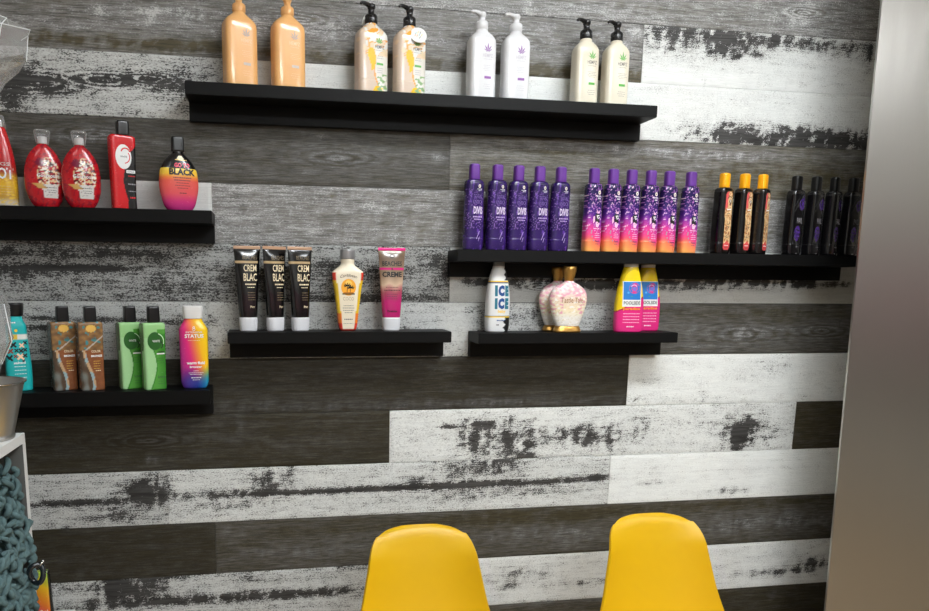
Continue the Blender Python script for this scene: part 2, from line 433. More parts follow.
def wall_mesh():
    vs, fs, mi, wear, seed, tone, hz = [], [], [], [], [], [], []
    rd = random.Random(5)
    def add(x0, x1, z0, z1, y, m_, hb, wb, tn, sd):
        nx = max(2, int((x1-x0)/.009)); nz = 18
        near = [w for w in WW if w[1]+2.2*w[3] > z0 and w[1]-2.2*w[3] < z1 and z0-.01 < w[1] < z1+.01]
        base = len(vs)
        for j in range(nz+1):
            z = z0+(z1-z0)*j/nz
            for i in range(nx+1):
                x = x0+(x1-x0)*i/nx
                v = hb if m_ else wb
                if near:
                    ax = mnoise.noise(Vector((x*38, z*70, sd))); az = mnoise.noise(Vector((x*38, z*70, sd+9)))
                    mod = .80+.8*mnoise.noise(Vector((x*60, z*16, sd+3)))+.7*mnoise.noise(Vector((x*120, z*90, sd+5)))
                for (cx, cz, rx, rz, s_) in near:
                    jt = .8*min(1, rz/.016); dx = (x-cx)/(rx*1.15)+ax*jt; dz = (z-cz)/(rz*1.15)+az*jt; q = dx*dx+dz*dz
                    if q < 6: v += min(.85, s_)*math.exp(-q)*(mod if rz > .008 or hb else .6+.4*mod)
                edge = 0.0
                yy = y
                if j in (0, nz) or i in (0, nx): yy = y+.0012
                vs.append((x, yy, z)); wear.append(v); seed.append(sd); tone.append(tn)
        for j in range(nz):
            for i in range(nx):
                a = base+j*(nx+1)+i
                fs.append((a, a+1, a+nx+2, a+nx+1)); mi.append(m_)
        # skirts back to the batten
        b2 = len(vs)
        loop = [base+i for i in range(nx+1)] + [base+j*(nx+1)+nx for j in range(1, nz+1)] + [base+nz*(nx+1)+i for i in range(nx-1, -1, -1)] + [base+j*(nx+1) for j in range(nz-1, 0, -1)]
        for q in loop:
            v = vs[q]; vs.append((v[0], .006, v[2])); wear.append(wear[q]); seed.append(sd); tone.append(tn*.9)
        n = len(loop)
        for k in range(n):
            fs.append((loop[(k+1) % n], loop[k], b2+k, b2+(k+1) % n)); mi.append(m_)
    for row, lst in PL.items():
        zt = rowz(row); zb = zt-PH
        zt = min(zt, CEIL)
        if zb < 0: zb = 0
        if zt-zb < .02: continue
        for i, (px, kind, tn, hb, wb) in enumerate(lst):
            x0 = x_left if px is None else jx(px, row)
            x1 = x_right if i == len(lst)-1 else jx(lst[i+1][0], row)
            y = -.008-rd.uniform(0, .0022)
            add(x0+.0004, x1-.0004, zb+.0006, zt-.0006, y, 0 if kind == 'w' else 1, hb, wb, tn, rd.uniform(0, 50))
    b = len(vs)
    for (x, y, z) in [(x, y, z) for x in (x_left-.05, x_right+.05) for y in (.005, .06) for z in (-.05, CEIL+.05)]:
        vs.append((x, y, z)); wear.append(0); seed.append(0); tone.append(1)
    for q in ((0, 1, 3, 2), (4, 6, 7, 5), (0, 4, 5, 1), (2, 3, 7, 6), (0, 2, 6, 4), (1, 5, 7, 3)):
        fs.append(tuple(b+i for i in q)); mi.append(2)
    me = bpy.data.meshes.new('wall_back'); me.from_pydata(vs, [], fs)
    for nm, dat in (('wear', wear), ('seed', seed), ('tone', tone)):
        a = me.attributes.new(nm, 'FLOAT', 'POINT'); a.data.foreach_set('value', dat)
    me.polygons.foreach_set('material_index', mi)
    return me

def plank_mat(white):
    mt = bpy.data.materials.new('distressed_white_plank' if white else 'weathered_dark_plank'); mt.use_nodes = True
    nt = mt.node_tree; N = nt.nodes; L = nt.links; b = N['Principled BSDF']
    def attr(n):
        a = N.new('ShaderNodeAttribute'); a.attribute_name = n; return a.outputs['Fac']
    def ma(op, a, c=None, d=None):
        x = N.new('ShaderNodeMath'); x.operation = op
        for i, v in enumerate((a, c, d)):
            if v is None: continue
            if isinstance(v, (int, float)): x.inputs[i].default_value = v
            else: L.new(v, x.inputs[i])
        return x.outputs[0]
    tc = N.new('ShaderNodeTexCoord').outputs['Object']
    sep = N.new('ShaderNodeSeparateXYZ'); L.new(tc, sep.inputs[0])
    sd = attr('seed'); wr = attr('wear'); tn = attr('tone')
    def noise(sx, sz, det=4, rough=.55, dist=0, off=0):
        c = N.new('ShaderNodeCombineXYZ')
        L.new(ma('MULTIPLY_ADD', sep.outputs[0], sx, ma('MULTIPLY', sd, 3.1)), c.inputs[0])
        L.new(ma('MULTIPLY_ADD', sep.outputs[2], sz, off), c.inputs[1]); L.new(ma('MULTIPLY', sd, 1.7), c.inputs[2])
        n = N.new('ShaderNodeTexNoise'); n.inputs['Scale'].default_value = 1; n.inputs['Detail'].default_value = det
        n.inputs['Roughness'].default_value = rough; n.inputs['Distortion'].default_value = dist
        L.new(c.outputs[0], n.inputs['Vector']); return n.outputs['Fac']
    def mr(v, a, c, d=0, e=1):
        x = N.new('ShaderNodeMapRange'); L.new(v, x.inputs['Value'])
        for i, q in ((1, a), (2, c), (3, d), (4, e)): x.inputs[i].default_value = q
        return x.outputs[0]
    def mixc(f, a, c):
        x = N.new('ShaderNodeMix'); x.data_type = 'RGBA'
        if isinstance(f, (int, float)): x.inputs[0].default_value = f
        else: L.new(f, x.inputs[0])
        for i, q in ((6, a), (7, c)):
            if isinstance(q, tuple): x.inputs[i].default_value = (*q, 1)
            else: L.new(q, x.inputs[i])
        return x.outputs[2]
    grain = noise(22, 330, 6, .6, .6)          # long thin grain
    streak = noise(7, 90, 4, .6, 1.2, 7)
    fleck = noise(230, 420, 3, .6, 0, 3)      # fine flakes
    blot = noise(26, 45, 4, .6, 0, 5)
    ring = None
    for kx, kz, kw in (KNOTW if white else KNOTD):
        dx = ma('MULTIPLY', ma('SUBTRACT', sep.outputs[0], kx), 1/kw); dz = ma('MULTIPLY', ma('SUBTRACT', sep.outputs[2], kz), 1/(kw*.22))
        r2 = ma('MULTIPLY_ADD', dx, dx, ma('MULTIPLY', dz, dz)); r1 = ma('SQRT', r2)
        sn = ma('SINE', ma('MULTIPLY_ADD', r1, 11, ma('MULTIPLY', blot, 9)))
        v = ma('MULTIPLY', sn, ma('EXPONENT', ma('MULTIPLY', r2, -.45)))
        ring = v if ring is None else ma('ADD', ring, v)
    if white:
        m_ = ma('MULTIPLY_ADD', grain, .8, wr)
        m_ = ma('MULTIPLY_ADD', fleck, 1.5, m_)
        m_ = ma('MULTIPLY_ADD', streak, .6, m_)
        m_ = ma('MULTIPLY_ADD', ring, .28, ma('MULTIPLY_ADD', blot, .6, m_))           # mean 1.75 + wear
        bare = mr(m_, 2.2, 2.34)
        rub = mr(m_, 1.86, 2.3, 0, .6)
        paint = mixc(mr(grain, .3, .7), rgb(216, 218, 216), rgb(238, 240, 237))
        wood = mixc(mr(streak, .35, .65), rgb(46, 45, 44), rgb(80, 79, 78))
        c = mixc(rub, paint, rgb(150, 149, 147))
        c = mixc(bare, c, wood)
        hgt = ma('SUBTRACT', ma('MULTIPLY', grain, .5), bare)
        rf = .42
    else:
        h = ma('MULTIPLY_ADD', ma('SUBTRACT', streak, .5), 1.1, wr)
        h = ma('MULTIPLY_ADD', ma('SUBTRACT', blot, .5), .7, h)
        h = ma('MULTIPLY_ADD', ring, .42, ma('MULTIPLY_ADD', ma('SUBTRACT', fleck, .5), .7, h))
        brown = mixc(mr(grain, .35, .65), rgb(57, 52, 36), rgb(86, 79, 58))
        grey = mixc(mr(grain, .35, .68), rgb(88, 87, 86), rgb(152, 151, 150))
        c = mixc(mr(h, .05, .95), brown, grey)
        spk = mr(ma('MULTIPLY_ADD', ma('SUBTRACT', fleck, .5), 1.6, h), .98, 1.5, 0, .7)
        c = mixc(spk, c, rgb(205, 205, 204))
        line = mr(noise(9, 520, 2, .5, 1.5, 11), .60, .72, 0, .55)
        c = mixc(line, c, rgb(34, 31, 22))
        hgt = grain
        rf = .5
    mul = N.new('ShaderNodeVectorMath'); mul.operation = 'SCALE'
    L.new(c, mul.inputs[0]); L.new(ma('MULTIPLY', tn, tn), mul.inputs['Scale'])
    L.new(mul.outputs[0], b.inputs['Base Color'])
    b.inputs['Roughness'].default_value = rf; b.inputs['Specular IOR Level'].default_value = .35
    bp = N.new('ShaderNodeBump'); bp.inputs['Strength'].default_value = .5; bp.inputs['Distance'].default_value = .0012
    L.new(hgt, bp.inputs['Height']); L.new(bp.outputs[0], b.inputs['Normal'])
    return mt
me = wall_mesh()
struct(link('wall_back', me, [plank_mat(True), plank_mat(False), mat('batten_black', (20, 19, 18), .9)], None, False))

# ---- rest of the room
def quad(name, m_, x0, x1, y0, y1, z0, z1):
    bm = bmesh.new(); box(bm, x0, x1, y0, y1, z0, z1); return struct(obj(name, bm, m_))
def wood_floor():
    mt = mat('oak_floor', (176, 132, 88), .42); nt = mt.node_tree; b = nt.nodes['Principled BSDF']
    br = nt.nodes.new('ShaderNodeTexBrick'); br.inputs['Scale'].default_value = 1
    br.inputs['Brick Width'].default_value = 1.2; br.inputs['Row Height'].default_value = .14; br.inputs['Mortar Size'].default_value = .002
    br.inputs['Color1'].default_value = (*rgb(168, 146, 116), 1); br.inputs['Color2'].default_value = (*rgb(146, 126, 98), 1)
    br.inputs['Mortar'].default_value = (*rgb(84, 70, 54), 1)
    tc = nt.nodes.new('ShaderNodeTexCoord'); nt.links.new(tc.outputs['Object'], br.inputs['Vector'])
    nt.links.new(br.outputs['Color'], b.inputs['Base Color']); return mt
quad('floor', wood_floor(), x_left-.05, x_right+.05, YB-.05, .05, -.05, 0)
quad('ceiling', mat('ceiling_paint', (225, 225, 222), .9, bump=.2, bscale=60), x_left-.05, x_right+.05, YB-.05, .05, CEIL, CEIL+.05)
quad('wall_left', mat('side_wall_paint', (176, 174, 170), .8), x_left-.05, x_left, YB, .06, 0, CEIL)
def front_paint():
    if 'opposite_wall_paint' in MATS: return MATS['opposite_wall_paint']
    mt = mat('opposite_wall_paint', (170, 168, 164), .8); nt = mt.node_tree; b = nt.nodes['Principled BSDF']
    tc = nt.nodes.new('ShaderNodeTexCoord'); s_ = nt.nodes.new('ShaderNodeSeparateXYZ'); nt.links.new(tc.outputs['Object'], s_.inputs[0])
    cr = nt.nodes.new('ShaderNodeValToRGB'); cr.color_ramp.interpolation = 'CONSTANT'
    mr_ = nt.nodes.new('ShaderNodeMapRange'); mr_.inputs[2].default_value = CEIL; nt.links.new(s_.outputs[2], mr_.inputs[0])
    nt.links.new(mr_.outputs[0], cr.inputs[0])
    st = [(0, (160, 158, 150)), (.04, (170, 168, 160)), (.20, (96, 92, 84)), (.42, (150, 110, 118)), (.57, (150, 148, 142)), (.75, (190, 189, 184))]
    e = cr.color_ramp.elements
    while len(e) < len(st): e.new(.5)
    for i, (p, c) in enumerate(st): e[i].position = p; e[i].color = (*rgb(*c), 1)
    nt.links.new(cr.outputs[0], b.inputs['Base Color']); return mt
quad('wall_right', front_paint(), x_right, x_right+.05, YB, .06, 0, CEIL)
quad('wall_front', front_paint(), x_left-.05, x_right+.05, YB-.05, YB, 0, CEIL)

# ------------------------------------------------------------------ lights
def light_panel(x, y, sx, sy, power, label, col=(.93, .975, 1)):
    t = thing('ceiling_light', label, 'light', (x, y, CEIL))
    bm = bmesh.new()
    for a in ((-sx/2-.02, sx/2+.02, -sy/2-.02, -sy/2), (-sx/2-.02, sx/2+.02, sy/2, sy/2+.02), (-sx/2-.02, -sx/2, -sy/2, sy/2), (sx/2, sx/2+.02, -sy/2, sy/2)):
        box(bm, *a, -.04, 0)
    obj('frame', bm, mat('white_metal', (230, 230, 230), .4), t)
    mt = bpy.data.materials.new('lit_diffuser'); mt.use_nodes = True; nt = mt.node_tree
    b = nt.nodes['Principled BSDF']; b.inputs['Base Color'].default_value = (.8, .8, .8, 1)
    b.inputs['Emission Color'].default_value = (*col, 1); b.inputs['Emission Strength'].default_value = power
    bm = bmesh.new(); box(bm, -sx/2, sx/2, -sy/2, sy/2, -.03, -.005); obj('diffuser', bm, mt, t)
light_panel(1.05, -1.25, 1.2, .3, 21, 'long ceiling light panel in front of the right part of the plank wall')
light_panel(-.75, -1.75, .6, .3, 6, 'short ceiling light panel over the left side of the room')
light_panel(3.0, -2.4, 1.2, .3, 12, 'added ceiling fill panel near the right wall of the room')  # unseen panel added to brighten the right end and the steel's reflection
light_panel(.9, -3.0, 1.2, .6, 15, 'large ceiling light panel at the back of the room')

# ------------------------------------------------------------------ shelves
SHM = mat('matt_black_shelf', (9, 9, 9), .5, spec=.18, bump=.12, bscale=900)
DZ = .07
def shelf(x0, x1, ztop, th, zb, label, bx0=None, bx1=None):
    t = thing('wall_shelf', label, 'shelf', ((x0+x1)/2, 0, ztop), 0, 'black floating shelves on the plank wall')
    h = (x1-x0)/2
    bm = bmesh.new(); box(bm, -h, h, -.112, -.0115, -th, 0, .0012); obj('board', bm, SHM, t)
    bm = bmesh.new(); box(bm, -h+.0005, h-.0005, -.030, -.0115, zb-ztop, -th-.0002, .001); obj('mounting_rail', bm, SHM, t)
    return ztop
ZT = shelf(-.1845, 1.0155, 1.790+DZ, .0295, 1.717+DZ, 'topmost black floating shelf, holding eight pump bottles')
ZA = shelf(-1.331, -.131, 1.4955+DZ, .0305, 1.421+DZ, 'upper left black floating shelf with red bottles')
ZBs = shelf(-1.348, -.148, 1.0555+DZ, .036, .980+DZ, 'lower left black floating shelf with green, copper and teal bottles')
ZC = shelf(.485, 1.687, 1.4135+DZ, .031, 1.343+DZ, 'long black floating shelf at right with purple and black bottles')
ZD = shelf(-.102, .474, 1.201+DZ, .029, 1.128+DZ, 'short black floating shelf holding three black tubes')
ZE = shelf(.548, 1.122, 1.196+DZ, .028, 1.1255+DZ, 'short black floating shelf under the long one, holding squeeze bottles')
for zz_, nm in (): pass

def spot(px, py, z, d=.065):
    p = at(px, py, d); return (p.x, -d, z+GAP)

# ------------------------------------------------------------------ 1-4 pump bottles (top shelf)
def pump_bottle(name, label, cat, group, px, rz, colf, capm, Wd, Dp, zn, art, nn=4.2, gl=GLOSS):
    t = thing(name, label, cat, spot(px, 60, ZT), rz, group)
    a, b = Wd/2, Dp/2
    B = Body([(0, a*.94, b*.92, nn), (.004, a*.99, b*.99, nn), (.03, a, b, nn), (zn-.040, a, b, nn), (zn-.028, a*.975, b*.97, nn), (zn-.020, a*.88, b*.90, nn-.6), (zn-.011, a*.66, b*.76, 2.6), (zn-.005, a*.47, b*.64, 2.2), (zn-.002, .0155, .0150, 2), (zn, .0145, .0145, 2)])
    B.build('body', gl, t, colf, 110, 96)
    pump(t, zn, .2125, capm, R(20))
    art(B, t)
    return t, B
def hemp_art(leafm, textm, barm, second=None, gold=False):
    def f(B, t):
        A = Art(B); A.leaf(.008, .114, .021, leafm); A.done('leaf_emblem', t)
        A = Art(B); A.text('HEMPZ', .008, .099, .0085, textm, .027, .01)
        A.small(.008, .094, .022, textm, .0011, 1)
        for k, w in enumerate((.024, .02, .026, .018)): A.small(.009, .079-.004*k, w, textm, .0009, 2+k)
        A.rect(.000, .018, .048, .054, barm)
        for k, w in enumerate((.02, .024, .018)): A.small(.009, .034-.005*k, w, textm, .0009, 7+k)
        A.done('lettering', t)
    return f
orange = (243, 184, 118)
o1, _ = pump_bottle('pump_bottle', 'orange pump bottle at the left end of the topmost shelf', 'bottle', 'orange pump bottles', 240, R(22),
    lambda x, y, z: orange, mat('orange_pump', (243, 184, 118), .3, coat=.3), 0.080, .050, .171, hemp_art(ink('dusty_grey', (176, 158, 146)), ink('pale_orange', (250, 205, 150)), ink('light_grey', (205, 190, 180))))
dup(o1, spot(288, 60, ZT), R(20), 'second orange pump bottle from the left end of the topmost shelf', 'orange pump bottles')

def pine_col(x, y, z):
    c = (222, 200, 180)
    if y > 0: return c
    cur = -.021+max(0, .125-z)*.27+.0015*math.sin(z*120)
    if x > cur: c = (228, 224, 214)
    if z > .088:
        v = hsh(x*75+5, z*60, 7)
        if x > -.026 and v > .50: c = (232, 230, 224)
        elif v < .42: c = (236, 210, 176)
        if x > -.026 and abs(v-.46) < .025: c = (240, 172, 84)
    if abs(x-cur) < .0022 and z < .125: c = (242, 170, 84)
    if ((x+.0100)/.0125)**2+((z-.078)/.027)**2 < 1 and x > cur-.008: c = mix((250, 200, 20), (246, 176, 20), hsh(x*150, z*150, 2))
    if ((x-.010)/.014)**2+((z-.006)/.012)**2 < 1: c = (248, 196, 20)
    if ((x+.004)/.015)**2+((z-.146-.3*x)/.0055)**2 < 1: c = (242, 168, 60)
    if z < .046 and x > .006 and hsh(x*150, z*150, 9) > .54: c = (140, 178, 120)
    if x > .016 and .09 < z < .12 and hsh(x*90, z*70, 12) > .6: c = (226, 206, 170)
    return c
def pine_art(B, t):
    A = Art(B); A.leaf(.011, .117, .019, LEAFG); A.done('leaf_emblem', t)
    A = Art(B); A.text('HEMPZ', .012, .104, .008, ink('dark_grey', (70, 66, 64)), .024, .01)
    A.small(.012, .099, .02, GREY); A.small(.014, .086, .014, GREY); A.small(.014, .081, .018, GREY)
    A.rect(.004, .022, .066, .071, LEAFG)
    for k in range(3): A.small(.014, .058-.005*k, .016, GREY, .001, k)
    A.done('lettering', t)
BPUMP = mat('black_pump', (22, 22, 24), .28, coat=.3)
pA, _ = pump_bottle('pump_bottle', 'cream fruit-print pump bottle with a paper disc behind its black pump', 'bottle', 'fruit print pump bottles', 371, R(16),
    pine_col, BPUMP, .079, .050, .165, pine_art)
pB = dup(pA, spot(409, 60, ZT), R(14), 'cream fruit-print pump bottle with a paper tag hanging on its shoulder', 'fruit print pump bottles')
PAPER = mat('paper_tag', (236, 236, 232), .7)
def disc_tag(parent, c, nrm_rot, r, name='paper_tag', face=True):
    bm = bmesh.new(); n = 28
    f_ = []
    for s_ in (-.0004, .0004):
        f_.append([bm.verts.new((r*math.cos(k/n*math.tau), s_, r*1.05*math.sin(k/n*math.tau))) for k in range(n)])
    bm.faces.new(f_[0]); bm.faces.new(f_[1][::-1])
    for k in range(n): bm.faces.new((f_[0][(k+1) % n], f_[0][k], f_[1][k], f_[1][(k+1) % n]))
    o = obj(name, bm, PAPER, parent); o.location = c; o.rotation_euler = nrm_rot
    if face:
        A = Art(None, .0008)
        for i, (X, Z) in enumerate(((-.007, .004), (-.002, .007), (.004, .005), (.008, .001), (-.004, .0), (.002, -.002), (.006, -.006), (-.002, -.008))):
            A.line(X-.003, Z, X+.003, Z+.002, .0012, [ORNG, ink('teal_dot', (90, 180, 190)), YEL, ink('dark_grey')][i % 4], 1)
        p = A.done('printed_dots', o)
    return o
disc_tag(pA, (.004, .0175, .174), (0, 0, 0), .0205, face=False)
disc_tag(pB, (.012, -.0285, .140), (R(-24), R(-38), 0), .0200)

wh = (224, 224, 226)
wA, _ = pump_bottle('pump_bottle', 'glossy white pump bottle with purple leaf, left one of the white pair', 'bottle', 'white pump bottles', 481, R(6),
    lambda x, y, z: wh, mat('white_pump', (224, 224, 226), .25, coat=.4), .070, .050, .170, hemp_art(PURP, ink('soft_grey', (190, 186, 196)), PURP))
dup(wA, spot(515, 60, ZT), R(0), 'glossy white pump bottle with purple leaf, right one of the white pair', 'white pump bottles')
cw = (222, 214, 194)
cA, _ = pump_bottle('pump_bottle', 'ivory green-leaf pump bottle, second from the right end of the topmost shelf', 'bottle', 'ivory pump bottles', 585, R(6),
    lambda x, y, z: cw, BPUMP, .066, .046, .164, hemp_art(LEAFG, ink('mid_grey', (110, 106, 100)), LEAFG))
dup(cA, spot(615.5, 60, ZT), R(4), 'ivory green-leaf pump bottle at the right end of the topmost shelf', 'ivory pump bottles')

# ------------------------------------------------------------------ upper left shelf
def clear_mat():
    mt = bpy.data.materials.new('clear_plastic_cap'); mt.use_nodes = True; nt = mt.node_tree; N = nt.nodes; L = nt.links
    N.remove(N['Principled BSDF']); out = N['Material Output']
    tr = N.new('ShaderNodeBsdfTransparent'); tr.inputs[0].default_value = (.93, .93, .93, 1)
    gl = N.new('ShaderNodeBsdfGlossy'); gl.inputs['Roughness'].default_value = .1
    df = N.new('ShaderNodeBsdfDiffuse'); df.inputs[0].default_value = (.8, .8, .8, 1)
    lw = N.new('ShaderNodeLayerWeight'); lw.inputs[0].default_value = .4
    tc = N.new('ShaderNodeTexCoord'); n = N.new('ShaderNodeTexNoise'); n.inputs['Scale'].default_value = 30; L.new(tc.outputs['Object'], n.inputs['Vector'])
    mr = N.new('ShaderNodeMapRange'); mr.inputs['To Min'].default_value = .06; mr.inputs['To Max'].default_value = .16; L.new(n.outputs[0], mr.inputs[0]); L.new(mr.outputs[0], gl.inputs['Roughness'])
    m1 = N.new('ShaderNodeMixShader'); m2 = N.new('ShaderNodeMixShader'); m3 = N.new('ShaderNodeMixShader')
    m3.inputs[0].default_value = .5; L.new(gl.outputs[0], m3.inputs[1]); L.new(df.outputs[0], m3.inputs[2])
    pw = N.new('ShaderNodeMath'); pw.operation = 'MULTIPLY_ADD'; pw.inputs[1].default_value = .85; pw.inputs[2].default_value = .08; L.new(lw.outputs['Facing'], pw.inputs[0])
    L.new(pw.outputs[0], m1.inputs[0]); L.new(tr.outputs[0], m1.inputs[1]); L.new(m3.outputs[0], m1.inputs[2])
    L.new(m1.outputs[0], out.inputs[0]); N.remove(m2); return mt
CLEAR = clear_mat()
# red HOT bottle
t = thing('lotion_bottle', 'tall red and yellow lotion bottle cut off at the left edge of the photo', 'bottle', spot(.5, 160, ZA), R(12))
def hot_col(x, y, z):
    c = ramp([(0, (205, 200, 196)), (.012, (200, 180, 150)), (.02, (196, 150, 60)), (.05, (226, 176, 40)), (.072, (190, 130, 50)), (.08, (170, 60, 40)), (.1, (190, 25, 32)), (.19, (214, 34, 38))], z)
    if z < .07 and hsh(x*150, z*300, 4) > .6: c = mix(c, (240, 200, 50), .7)
    return c
B = Body([(0, .031, .019, 2.6), (.004, .033, .021, 2.6), (.06, .0335, .021, 2.6), (.11, .030, .020, 2.5), (.155, .021, .017, 2.3), (.176, .0155, .014, 2), (.180, .014, .0135, 2)])
B.build('body', GLOSS, t, hot_col)
A = Art(B); A.text('HOT', .003, .062, .026, WHITE, .048, .02); A.text('LEGS', .002, .092, .008, ink('pale_silver', (200, 196, 190)), .036, .01)
for k in range(4): A.small(0, .045-.006*k, .04, ink('gold'), .0014, k)
A.done('lettering', t)
cap('cap', t, .1805, .207, .0165, .0150, CLEAR, 2, .0125, .012)
cap('spout', t, .1807, .197, .009, .009, mat('white_spout', (235, 235, 235), .4))

# red ovals
def oval_col(x, y, z):
    c = mix((176, 18, 30), (206, 30, 40), hsh(x*40, z*40, 1))
    if hsh(x*180, z*180, 5) > .62: c = mix(c, (120, 14, 40), .6)
    if y < 0:
        q = ((x-.008)/.024)**2 + ((z-.073)/.040)**2
        if q < 1.1:
            v = hsh(x*240, z*200, 8); v2 = hsh(x*160, z*220, 11)
            if v > .54: c = (222, 196, 150)
            if v2 > .6: c = (236, 226, 214)
            if v < .36: c = (60, 26, 22)
        if z < .052 and z > .022 and x > -.004-.15*(z-.02) and x < .026: c = (222, 218, 214) if hsh(x*300, z*300, 3) > .3 else (170, 160, 160)
        q = ((x+.014)/.012)**2 + ((z-.032)/.004)**2
        if abs(x+.008-(.045-z)*1.2) < .01 and abs(z-.049) < .006: c = (204, 160, 90)
        q = ((x+.010)/.009)**2 + ((z-.102)/.009)**2
        if q < 1: c = (120, 16, 52)
    else:
        if hsh(x*60, z*60, 21) > .55: c = (150, 120, 60)
    return c
def oval(px, rz, label):
    t = thing('lotion_bottle', label, 'bottle', spot(px, 175, ZA), rz, 'red egg shaped bottles')
    B = Body([(0, .020, .012, 2.1), (.003, .0255, .0145, 2.1), (.02, .0365, .0185, 2.1), (.045, .0430, .021, 2.1), (.072, .0440, .0215, 2.1), (.10, .0400, .020, 2.1), (.125, .029, .017, 2.1), (.138, .0185, .0145, 2.05), (.144, .012, .012, 2), (.146, .0115, .0115, 2)])
    B.build('body', GLOSS, t, oval_col, 90, 96)
    A = Art(B, .0007); A.text('Gorgeous', .004, .066, .011, ink('white'), .044, .015); A.small(.010, .045, .026, ink('dark_grey'), .0015); A.small(.012, .039, .02, ink('dark_grey'))
    A.small(.013, .034, .016, ink('dark_grey')); A.done('lettering', t)
    cap('spout', t, .1465, .163, .0105, .0105, mat('white_spout'))
    cap('cap', t, .1463, .177, .0130, .0130, CLEAR, 4, .0175, .0165)
    return t
ov = oval(44.5, R(20), 'red egg shaped lotion bottle with clear cap, left one of the pair')
dup(ov, spot(81, 175, ZA), R(14), 'red egg shaped lotion bottle with clear cap, right one of the pair', 'red egg shaped bottles')

# angular bottles: red/black, copper, green
def angular(px, py, z, rz, label, colf, capm, art, Wd=.056, Dp=.030, h=.170, group=None, capx=.010, gl=GLOSS, d=.065):
    t = thing('lotion_bottle', label, 'bottle', spot(px, py, z, d), rz, group)
    a, b = Wd/2, Dp/2
    B = Body([(0, a*.90, b*.94, 7), (.003, a*.93, b*.99, 7), (.03, a*.92, b, 7), (.09, a*.95, b, 7), (.14, a*.99, b, 7), (h-.006, a, b*.98, 7), (h-.002, a*.97, b*.94, 6), (h, a*.9, b*.85, 5)])
    B.build('body', gl, t, colf, 90, 100)
    zt = .2065
    o = Body([(h+.0003, .0145, .0105, 6), (zt-.002, .0138, .0100, 6), (zt, .0128, .0090, 6)]).build('cap', capm, t, None, 8, 40)
    o.location.x = capx-.006
    art(B, t)
    return t
def redblack(x, y, z):
    if y > 0 and z < 1: return (196, 14, 24)
    cur = .004 - .010*math.sin((z-.02)*34) if z > .02 else .002
    if x > cur+.003 and z < .115+x*1.2: return (20, 16, 18)
    if z < .002: return (60, 10, 10)
    return (208, 16, 26)
def redblack_art(B, t):
    A = Art(B, .0005); A.disc(-.001, .122, .0185, .0285, WHITE); A.done('white_roundel', t)
    A = Art(B, .0010); A.arc(.004, .132, .010, 10, 170, .003, RED); A.arc(-.001, .122, .0150, -80, 40, .0022, RED, sx=.95); A.text('WHITE', -.001, .120, .0040, BLACK, .016, .01)
    A.rect(.004, .025, .085, .092, WHITE); A.text('DONNA', .0145, .0868, .0036, BLACK, .016, .01)
    A.small(.016, .077, .016, RED, .0025); A.small(.016, .058, .018, GREY, .003); A.small(.016, .042, .018, GREY, .002); A.small(.017, .026, .014, RED, .004)
    A.done('lettering', t)
BCAP = mat('black_cap', (16, 16, 17), .3, coat=.2)
angular(122.5, 170, ZA, R(26), 'red and black angular lotion bottle with a white oval', redblack, BCAP, redblack_art, .060, .034, .172)

# GO TO BLACK
t = thing('lotion_bottle', 'oval black and coral lotion bottle reading GO TO BLACK', 'bottle', spot(178.5, 175, ZA), R(16))
def goto_col(x, y, z):
    if z > .098 + .05*abs(x): 
        c = (18, 16, 17)
        if y < 0 and .118 < z < .126 and abs(x-.004) < .014 and z < .1175+.006*(1-abs(x-.004)/.014): c = (214, 190, 90)
        return c
    return ramp([(0, (176, 40, 120)), (.02, (206, 52, 120)), (.04, (222, 84, 90)), (.07, (226, 92, 78)), (.078, (232, 130, 60)), (.086, (236, 190, 60)), (.1, (240, 206, 70))], z)
B = Body([(0, .020, .012, 2.3), (.003, .030, .0145, 2.3), (.03, .0420, .020, 2.3), (.062, .0470, .0215, 2.3), (.09, .0450, .021, 2.3), (.115, .034, .0175, 2.2), (.130, .0205, .014, 2.1), (.138, .013, .011, 2.1), (.140, .0125, .0105, 2.1)])
B.build('body', GLOSS, t, goto_col, 120, 96)
A = Art(B, .0007); A.text('GO TO', .006, .101, .011, ink('hot_pink', (250, 80, 110)), .036, .03); A.text('BLACK', .006, .083, .0155, BLACK, .062, .05)
for k, w in enumerate((.044, .04, .03, .036, .026)): A.small(.006, .076-.006*k, w, ink('dark_plum', (70, 20, 40)), .002 if k < 2 else .0013, k)
A.small(.006, .040, .016, BLACK, .002); A.done('lettering', t)
A = Art(B, .0006); A.poly([(-.006, .121), (.012, .121), (.006, .129), (-.001, .129)], ink('pale_gold', (238, 226, 190))); A.line(-.010, .1195, .018, .1195, .0018, ink('gold')); A.done('pyramid_emblem', t)
o = Body([(.1403, .0155, .0100, 5), (.173, .0145, .0095, 5), (.175, .013, .0085, 5)]).build('cap', BCAP, t, None, 8, 40)

# ------------------------------------------------------------------ lower left shelf
t = thing('lotion_bottle', 'teal lotion bottle with black crosses and black cap, partly behind the metal bucket', 'bottle', spot(17.5, 350, ZBs), R(24))
def teal_col(x, y, z):
    c = (22, 176, 178)
    if z > .17: c = (24, 186, 188)
    if y < 0 and .128 < z < .140: c = (230, 230, 224) if x > .0 else ((226, 190, 60) if x > -.015 else c)
    return c
B = Body([(0, .0255, .016, 4), (.003, .0275, .0175, 4), (.05, .0285, .018, 4), (.09, .0265, .017, 4), (.13, .0235, .016, 3.6), (.158, .0225, .0155, 3.4), (.172, .0165, .0135, 2.8), (.181, .0145, .013, 2.2), (.183, .014, .0128, 2)])
B.build('body', SATIN, t, teal_col, 60, 80)
A = Art(B, .0007)
def cross(A, x, z, r, m_):
    A.line(x-r, z-r, x+r, z+r, r*.7, m_, 3); A.line(x-r, z+r, x+r, z-r, r*.7, m_, 3)
BR = ink('brick', (140, 62, 50)); PK = ink('peach', (244, 206, 170))
